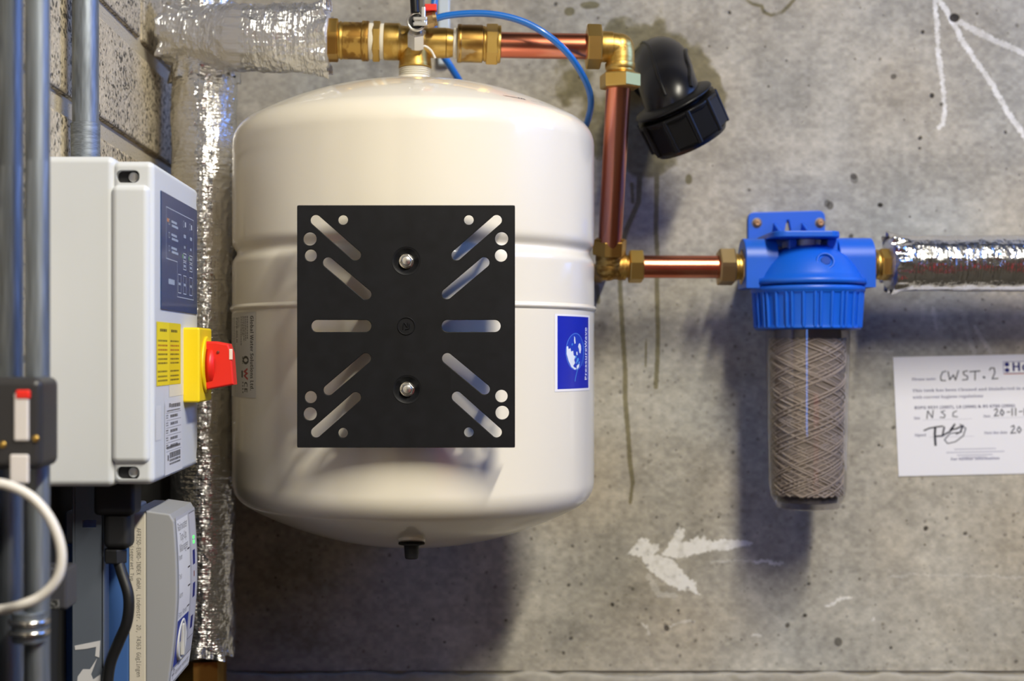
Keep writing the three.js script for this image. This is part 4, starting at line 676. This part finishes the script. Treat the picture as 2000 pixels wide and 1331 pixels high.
// ---------------------------------------------------------------- rainwater manager unit below it
{
  const d0 = 1.225, d1 = 1.325, y1 = -0.1368, y0 = -0.29, xf = -0.24, t = thing('top_up_controller', 'grey wall unit with curved front and vertical lettering below control box', 'control unit', V(LEFT, y0, -(d0 + d1) / 2));
  const X0 = XX(232, d0), X1 = XX(250, d0), X2 = XX(286, d0), mid = (y0 + y1) / 2, half = (y1 - y0) / 2;
  const arc = (y) => xf + 0.0045 * (1 - ((y - mid - 0.01) / half) ** 2) - 0.0025 * clamp((mid - y) / half);
  part(t, 'back_plate', rbox(LEFT, X1 + 0.001, y0 + 0.004, y1 - 0.028, -d1 + 0.004, -d0 - 0.0, 0.002), std({ color: rgb(0.05, 0.13, 0.36), roughness: 0.5 }), 'blue back plate');
  part(t, 'base', [rbox(LEFT, X1 - 0.004, y1 - 0.028, y1, -d1 + 0.003, -d0 - 0.001, 0.003), rbox(X1, X2, y0, y1, -d1, -d0, 0.003)], std({ color: rgb(0.66, 0.62, 0.54), roughness: 0.55 }), 'cream base section');
  const s = new THREE.Shape(); s.moveTo(X2 - 0.001, y0); for (let i = 0; i <= 24; i++) { const y = mix(y0, y1 - 0.002, i / 24); s.lineTo(arc(y) - (i === 24 ? 0.003 : 0), y); } s.lineTo(X2 - 0.001, y1 + 0.001); s.closePath();
  const cg = new THREE.ExtrudeGeometry(s, { depth: d1 - d0 - 0.004, bevelEnabled: true, bevelThickness: 0.002, bevelSize: 0.0016, bevelOffset: -0.0016, bevelSegments: 3 }); cg.translate(0, 0, -d1 + 0.002);
  const cover = part(t, 'cover', cg, std({ color: rgb(0.33, 0.335, 0.35), roughness: 0.55 }), 'grey curved cover');
  { // printed front
    const [c, g] = canvas(600, 960); g.fillStyle = '#b9bac2'; g.fillRect(0, 0, 600, 960); g.fillStyle = '#e2e2e4'; g.fillRect(20, 20, 340, 580); g.fillStyle = '#c6c6d0'; g.fillRect(400, 20, 185, 760); g.strokeStyle = '#80818a'; g.lineWidth = 8; g.strokeRect(400, 20, 185, 760);
    g.fillStyle = '#2a2a2e'; const T = (s, x, y, px, w) => { g.save(); g.translate(x, y); g.font = px + 'px sans-serif'; g.scale(w / g.measureText(s).width, 1); g.fillText(s, 0, 0); g.restore(); };
    T('Rainwater', 40, 84, 62, 290); T('Top-Up', 90, 146, 62, 200); T('Manager', 60, 208, 62, 260); [[248, 'Power'], [358, 'Test'], [468, 'Alarm'], [580, 'Stop / Reset']].forEach(([y, w], i) => { T(w, 24, y + 4, 42, [110, 80, 110, 260][i]); g.fillRect(290, y - 34 + (i === 3 ? 10 : 0), 70, 9); });
    g.fillStyle = '#1d3590'; g.fillRect(20, 600, 340, 270); g.fillStyle = '#e6e6ea'; g.fillRect(0, 880, 600, 80); g.fillStyle = '#2a2a2e'; g.fillRect(0, 876, 600, 4);
    g.lineWidth = 7; g.strokeStyle = '#1c1c20'; g.beginPath(); g.arc(70, 918, 32, Math.PI, 0); g.closePath(); g.stroke(); g.beginPath(); g.moveTo(70, 888); g.lineTo(70, 946); g.stroke(); T('Rainwater Harvesting', 130, 934, 40, 420);
    g.fillStyle = '#222a78'; for (const [y, h] of [[250, 88], [450, 88], [650, 78]]) g.fillRect(455, y, 74, h); g.fillStyle = '#8a3d34'; g.fillRect(478, 378, 26, 34);
    part(cover, 'front_print', grid(1, 24, (u, v) => { const y = mix(y0 + 0.003, y1 - 0.006, v); return V(arc(y) + 0.0003, y, -mix(d0 + 0.005, d1 - 0.004, u)); }), std({ map: colourMap(c), roughness: 0.45 }), 'printed front panel with button labels');
  }
  const fy = (v) => mix(y0 + 0.003, y1 - 0.006, 1 - v / 960), fd = (u) => mix(d0 + 0.005, d1 - 0.004, u / 600);
  part(cover, 'status_light', [rbox(arc(fy(190)), arc(fy(190)) + 0.001, fy(182), fy(164), -fd(510), -fd(480), 0.0003, 1), rbox(arc(fy(210)), arc(fy(210)) + 0.001, fy(212), fy(192), -fd(510), -fd(480), 0.0003, 1)], std({ color: rgb(0.02, 0.25, 0.03), emissive: rgb(0.1, 1, 0.15), emissiveIntensity: 1.6 }), 'lit green status light');
  { const yy = fy(735), kd = fd(190);
    const so = part(cover, 'selector_dial', lathe(V(arc(yy) - 0.001, yy, -kd), V(1, -0.05, 0), [[0.0185, 0], [0.0185, 0.0022], [0.0165, 0.003], [0.015, 0.0012], [0.0001, 0.0012]], 40), std({ color: rgb(0.62, 0.62, 0.6), roughness: 0.5 }));
    part(so, 'dial_grip', rbox(arc(yy), arc(yy) + 0.0035, yy - 0.014, yy + 0.014, -kd - 0.003, -kd + 0.003, 0.0012), std({ color: rgb(0.5, 0.49, 0.46), roughness: 0.5 }));
  }
  { // lettering down the cream side
    const [c, g] = canvas(150, 1024); g.fillStyle = '#d3cbbb'; g.fillRect(0, 0, 150, 1024); g.fillStyle = '#26241f';
    const T = (s, x, y, px, l) => { g.save(); g.translate(x, y); g.rotate(Math.PI / 2); g.font = px + 'px monospace'; g.scale(l / g.measureText(s).width, 1); g.fillText(s, 0, 0); g.restore(); };
    T('AFRISO-EURO-INDEX GmbH, Lindenstr. 20, 74363 Güglingen', 70, 70, 56, 900); T('Netzspeisegeraet Typ', 8, 60, 48, 330);
    part(t, 'side_lettering', grid(1, 1, (u, v) => V(mix(X1 + 0.0014, X2 - 0.0014, u), mix(y0 + 0.003, y1 - 0.004, v), -d0 + 0.0003)), std({ map: colourMap(c), roughness: 0.55 }), 'black lettering running down the side');
  }
}

single('added_shade_board', boxUV(rbox(LEFT, LEFT + 0.004, -1.05, -0.112, -1.748, -0.8, 0.001), 0.5), std({ color: rgb(0.012, 0.012, 0.013), roughness: 0.75 }), 'added black board standing in for shade on the blockwork below the control box', 'board', V(LEFT, -1.05, -1.27));  // added black sheet: stands in for shade under the box, cuts bounced light
// ---------------------------------------------------------------- galvanised conduits and fittings at the left edge
const galv = (() => { const c = fill(256, 512, (x, y) => { const a = fbm(x / 22, y / 34, 61, 3), b = fbm(x / 7, y / 9, 66, 2), l = 150 * (0.86 + 0.34 * (a - 0.5) + 0.22 * (b - 0.5) + 0.08); return [l * 0.95, l * 1.0, l * 1.06]; })[0]; const m = colourMap(c, true); m.repeat.set(1, 10); return std({ map: m, metalness: 0.85, roughness: 0.52 }); })();
single('steel_conduit', [cyl(V(XX(20, 1.03), FLOOR, -1.03), V(XX(20, 1.03), CEIL, -1.03), 0.0094)], galv, 'galvanised steel conduit at the very left edge of the view', 'conduit', V(XX(20, 1.03), FLOOR, -1.03));
{
  const x = XX(73, 1.0), t = thing('steel_conduit', 'galvanised steel conduit with ringed coupling right of the edge conduit', 'conduit', V(x, FLOOR, -1.0));
  part(t, 'tube', cyl(V(x, FLOOR, -1.0), V(x, CEIL, -1.0), 0.0088), galv);
  const yc = YY(1220, 1.0);
  const cp = part(t, 'coupling', [cyl(V(x - 0.004, yc - 0.011, -0.994), V(x - 0.004, yc + 0.010, -0.994), 0.0118)], galv);
  for (const o of [-0.004, 0.0035]) part(cp, 'ring', new THREE.TorusGeometry(0.0125, 0.0021, 10, 36).rotateX(Math.PI / 2).translate(x - 0.004, yc + o, -0.994), chrome);
}
{
  const d = 1.235, x = XX(167, d), t = thing('steel_conduit', 'short galvanised conduit entering the top of the grey control box', 'conduit', V(x, 0.158, -d));
  part(t, 'tube', cyl(V(x, 0.158, -d), V(x, CEIL, -d), 0.0114), galv); part(t, 'coupling', [cyl(V(x, 0.158, -d), V(x, YY(241, d), -d), 0.0126)], galv);
  part(t, 'wall_clip', rbox(LEFT, x, 0.62, 0.64, -d - 0.014, -d + 0.014, 0.002), galv);
}
{ // dark switch unit clipped over the conduits
  const d = 0.95, x0 = XX(-46, d), x1 = XX(80, d), y0 = YY(918, d), y1 = YY(738, d), t = thing('socket_unit', 'dark grey electrical unit with white rocker at left edge', 'switch', V((x0 + x1) / 2, y0, -d));
  part(t, 'housing', [rbox(x0, x1, y0, y1, -d - 0.045, -d, 0.006, 4), rbox(LEFT, x0 + 0.01, y0 + 0.01, y1 - 0.01, -d - 0.04, -d - 0.006, 0.003)], std({ color: rgb(0.028, 0.027, 0.03), roughness: 0.4 }));
  const R = (a, b, c, e) => rbox(XX(a, d), XX(b, d), YY(e, d), YY(c, d), -d - 0.001, -d + 0.0018, 0.0015);
  const rk = part(t, 'rocker', R(28, 57, 768, 862), std({ color: rgb(0.7, 0.66, 0.66), roughness: 0.5 })); part(rk, 'red_tip', rbox(XX(32, d), XX(60, d), YY(780, d), YY(762, d), -d - 0.001, -d + 0.0026, 0.0015), redPlastic, 'red tip');
  part(t, 'plug', R(20, 57, 888, 945), std({ color: rgb(0.7, 0.66, 0.66), roughness: 0.5 }));
  for (const [px, py] of [[6, 869], [70, 857]]) part(t, 'screw', lathe(P(px, py, d), V(0, 0, 1), [[0.0001, 0], [0.0024, 0], [0.002, 0.0012], [0.0001, 0.0014]], 16), brass);
}
{
  const d = 0.935, q = [[-60, 948], [-10, 944], [20, 950], [62, 972], [100, 1018], [120, 1080], [112, 1130], [80, 1165], [40, 1183], [0, 1192], [-70, 1196]];
  single('white_cable', tube(q.map(([a, b], i) => P(a, b, d + (i > 8 ? 0.01 : 0))), 0.0033, 90, 14), std({ color: rgb(0.72, 0.69, 0.66), roughness: 0.45 }), 'thick white cable looping out from the dark switch unit', 'cable', P(-10, 944, d));
}
{
  const d = 1.08, x0 = XX(88, d), x1 = XX(131, d), t = thing('junction_box', 'small dark plastic junction box behind the white cable loop', 'junction box', V(LEFT, YY(1193, d), -d));
  part(t, 'body', rbox(LEFT, x1, YY(1193, d), YY(1110, d), -d - 0.03, -d, 0.003), std({ color: rgb(0.055, 0.055, 0.065), roughness: 0.35 }));
  part(t, 'label', rbox(XX(93, d), XX(116, d), YY(1190, d), YY(1172, d), -d - 0.001, -d + 0.0006, 0.0003, 1), std({ map: colourMap(fill(64, 48, (x, y) => { const l = noise2(x / 4, y / 7, 4) > 0.62 ? 130 : 44; return [l, l, l]; })[0]), roughness: 0.5 }));
}
{ // steel channel below the box
  const d = 1.2, x0 = XX(141, d), x1 = XX(202, d), yT = YY(950, d), yB = -0.42, t = thing('steel_channel', 'bluish grey steel mounting channel with a slot under the control box', 'channel', V((x0 + x1) / 2, yB, -d));
  const s = new THREE.Shape(); s.moveTo(x0, yB); s.lineTo(x1, yB); s.lineTo(x1, yT); s.lineTo(x0 + 0.003, yT); s.closePath();
  const h = new THREE.Path(), hx0 = XX(160, d), hx1 = XX(188, d), hy0 = YY(1032, d), hy1 = YY(1016, d); h.moveTo(hx0, hy0); h.lineTo(hx1, hy0); h.lineTo(hx1, hy1); h.lineTo(hx0, hy1); h.closePath(); s.holes.push(h);
  const g = new THREE.ExtrudeGeometry(s, { depth: 0.0016, bevelEnabled: true, bevelThickness: 0.0004, bevelSize: 0.0004, bevelSegments: 2 }); g.translate(0, 0, -d - 0.002);
  const steel = std({ color: rgb(0.20, 0.235, 0.30), metalness: 0.55, roughness: 0.45 });
  part(t, 'web', g, steel); part(t, 'flange', [rbox(x0, x0 + 0.002, yB, yT, -d - 0.02, -d, 0.0006), rbox(x1 - 0.002, x1, yB, yT, -d - 0.02, -d, 0.0006)], steel); part(t, 'wall_tab', rbox(LEFT, x0 + 0.002, yB + 0.02, yB + 0.05, -d - 0.02, -d - 0.016, 0.001), steel);
  const st = new THREE.Shape(), q = [[146, 1262], [196, 1252], [194, 1285], [186, 1282], [188, 1264], [168, 1268], [147, 1270]].map(([a, b]) => [XX(a, d), YY(b, d)]); q.forEach(([x, y], i) => i ? st.lineTo(x, y) : st.moveTo(x, y)); st.closePath();
  const st2 = new THREE.Shape(), q2 = [[190, 1286], [176, 1308], [162, 1308], [152, 1322], [150, 1340], [198, 1340], [196, 1318], [182, 1328], [178, 1318]].map(([a, b]) => [XX(a, d), YY(b, d)]); q2.forEach(([x, y], i) => i ? st2.lineTo(x, y) : st2.moveTo(x, y)); st2.closePath();
  part(t, 'torn_sticker', [st, st2].map((k) => new THREE.ExtrudeGeometry(k, { depth: 0.0003, bevelEnabled: false }).translate(0, 0, -d + 0.0001)), std({ color: rgb(0.62, 0.62, 0.66), roughness: 0.8 }), 'torn white sticker remains');
}
{ // black cable gland and cable under the box
  const d = 1.185, t = thing('cable_gland', 'black cable gland and looping black cable under the control box', 'cable gland', P(222, 955, d));
  part(t, 'gland', [rbox(XX(182, d), XX(262, d), YY(1008, d), YY(938, d), -d - 0.03, -d, 0.004), rbox(XX(198, d), XX(252, d), YY(1076, d), YY(1000, d), -d - 0.026, -d - 0.004, 0.006), hexNut(P(226, 1072, d + 0.014), P(226, 1100, d + 0.014), 0.0098, 0.2)], blackMatt);
  part(t, 'cable', tube([P(226, 1080, d + 0.014), P(238, 1120, d + 0.01), P(251, 1165, d + 0.006), P(248, 1215, d + 0.006), P(232, 1255, d + 0.008), P(215, 1300, d + 0.01), P(206, 1400, d + 0.012)], 0.0048, 50, 12), std({ color: rgb(0.01, 0.01, 0.011), roughness: 0.5 }));
}

// ---------------------------------------------------------------- unseen red cabinet added behind the viewer for its reflection in the foil
{
  const x0 = 0.55, x1 = 1.2, y1 = -0.26, z0 = 0.75, z1 = 1.2, t = thing('added_red_cabinet', 'added red drawer cabinet behind the viewer for its reflection in the foil', 'cabinet', V((x0 + x1) / 2, FLOOR, (z0 + z1) / 2));
  const red = std({ color: rgb(0.5, 0.014, 0.03), roughness: 0.45 });
  part(t, 'carcass', rbox(x0, x1, FLOOR + 0.02, y1, z0, z1, 0.008), red);
  for (let k = 0; k < 5; k++) { const yb = FLOOR + 0.05 + k * 0.165, dr = part(t, 'drawer', rbox(x0 + 0.02, x1 - 0.02, yb, yb + 0.135, z0 - 0.012, z0 + 0.01, 0.004), red); part(dr, 'handle', rbox(x0 + 0.15, x1 - 0.15, yb + 0.1, yb + 0.118, z0 - 0.028, z0 - 0.01, 0.004), zinc); }
  for (const x of [x0 + 0.05, x1 - 0.05]) part(t, 'foot', rbox(x - 0.03, x + 0.03, FLOOR, FLOOR + 0.022, z0 + 0.03, z1 - 0.03, 0.002), blackMatt);
}
// ---------------------------------------------------------------- overhead: lamp
{
  const t = thing('ceiling_lamp', 'long fluorescent tube batten on the ceiling behind the viewer', 'lamp', V(LAMP.x, CEIL, -(LAMP.d0 + LAMP.d1) / 2));
  part(t, 'batten', rbox(LAMP.x - 0.035, LAMP.x + 0.035, LAMP.y + 0.035, CEIL, -LAMP.d1 - 0.02, -LAMP.d0 + 0.02, 0.004), std({ color: rgb(0.75, 0.75, 0.74), roughness: 0.5 }));
  part(t, 'tube', cyl(V(LAMP.x, LAMP.y, -LAMP.d0), V(LAMP.x, LAMP.y, -LAMP.d1), 0.013), std({ color: rgb(0.8, 0.8, 0.8), emissive: rgb(1, 0.95, 0.85), emissiveIntensity: 6 }));
  for (const d of [LAMP.d0 - 0.012, LAMP.d1]) part(t, 'lamp_holder', rbox(LAMP.x - 0.02, LAMP.x + 0.02, LAMP.y - 0.018, LAMP.y + 0.04, -d - 0.012, -d, 0.003), std({ color: rgb(0.75, 0.75, 0.74), roughness: 0.5 }));
}

renderer.render(scene, camera);
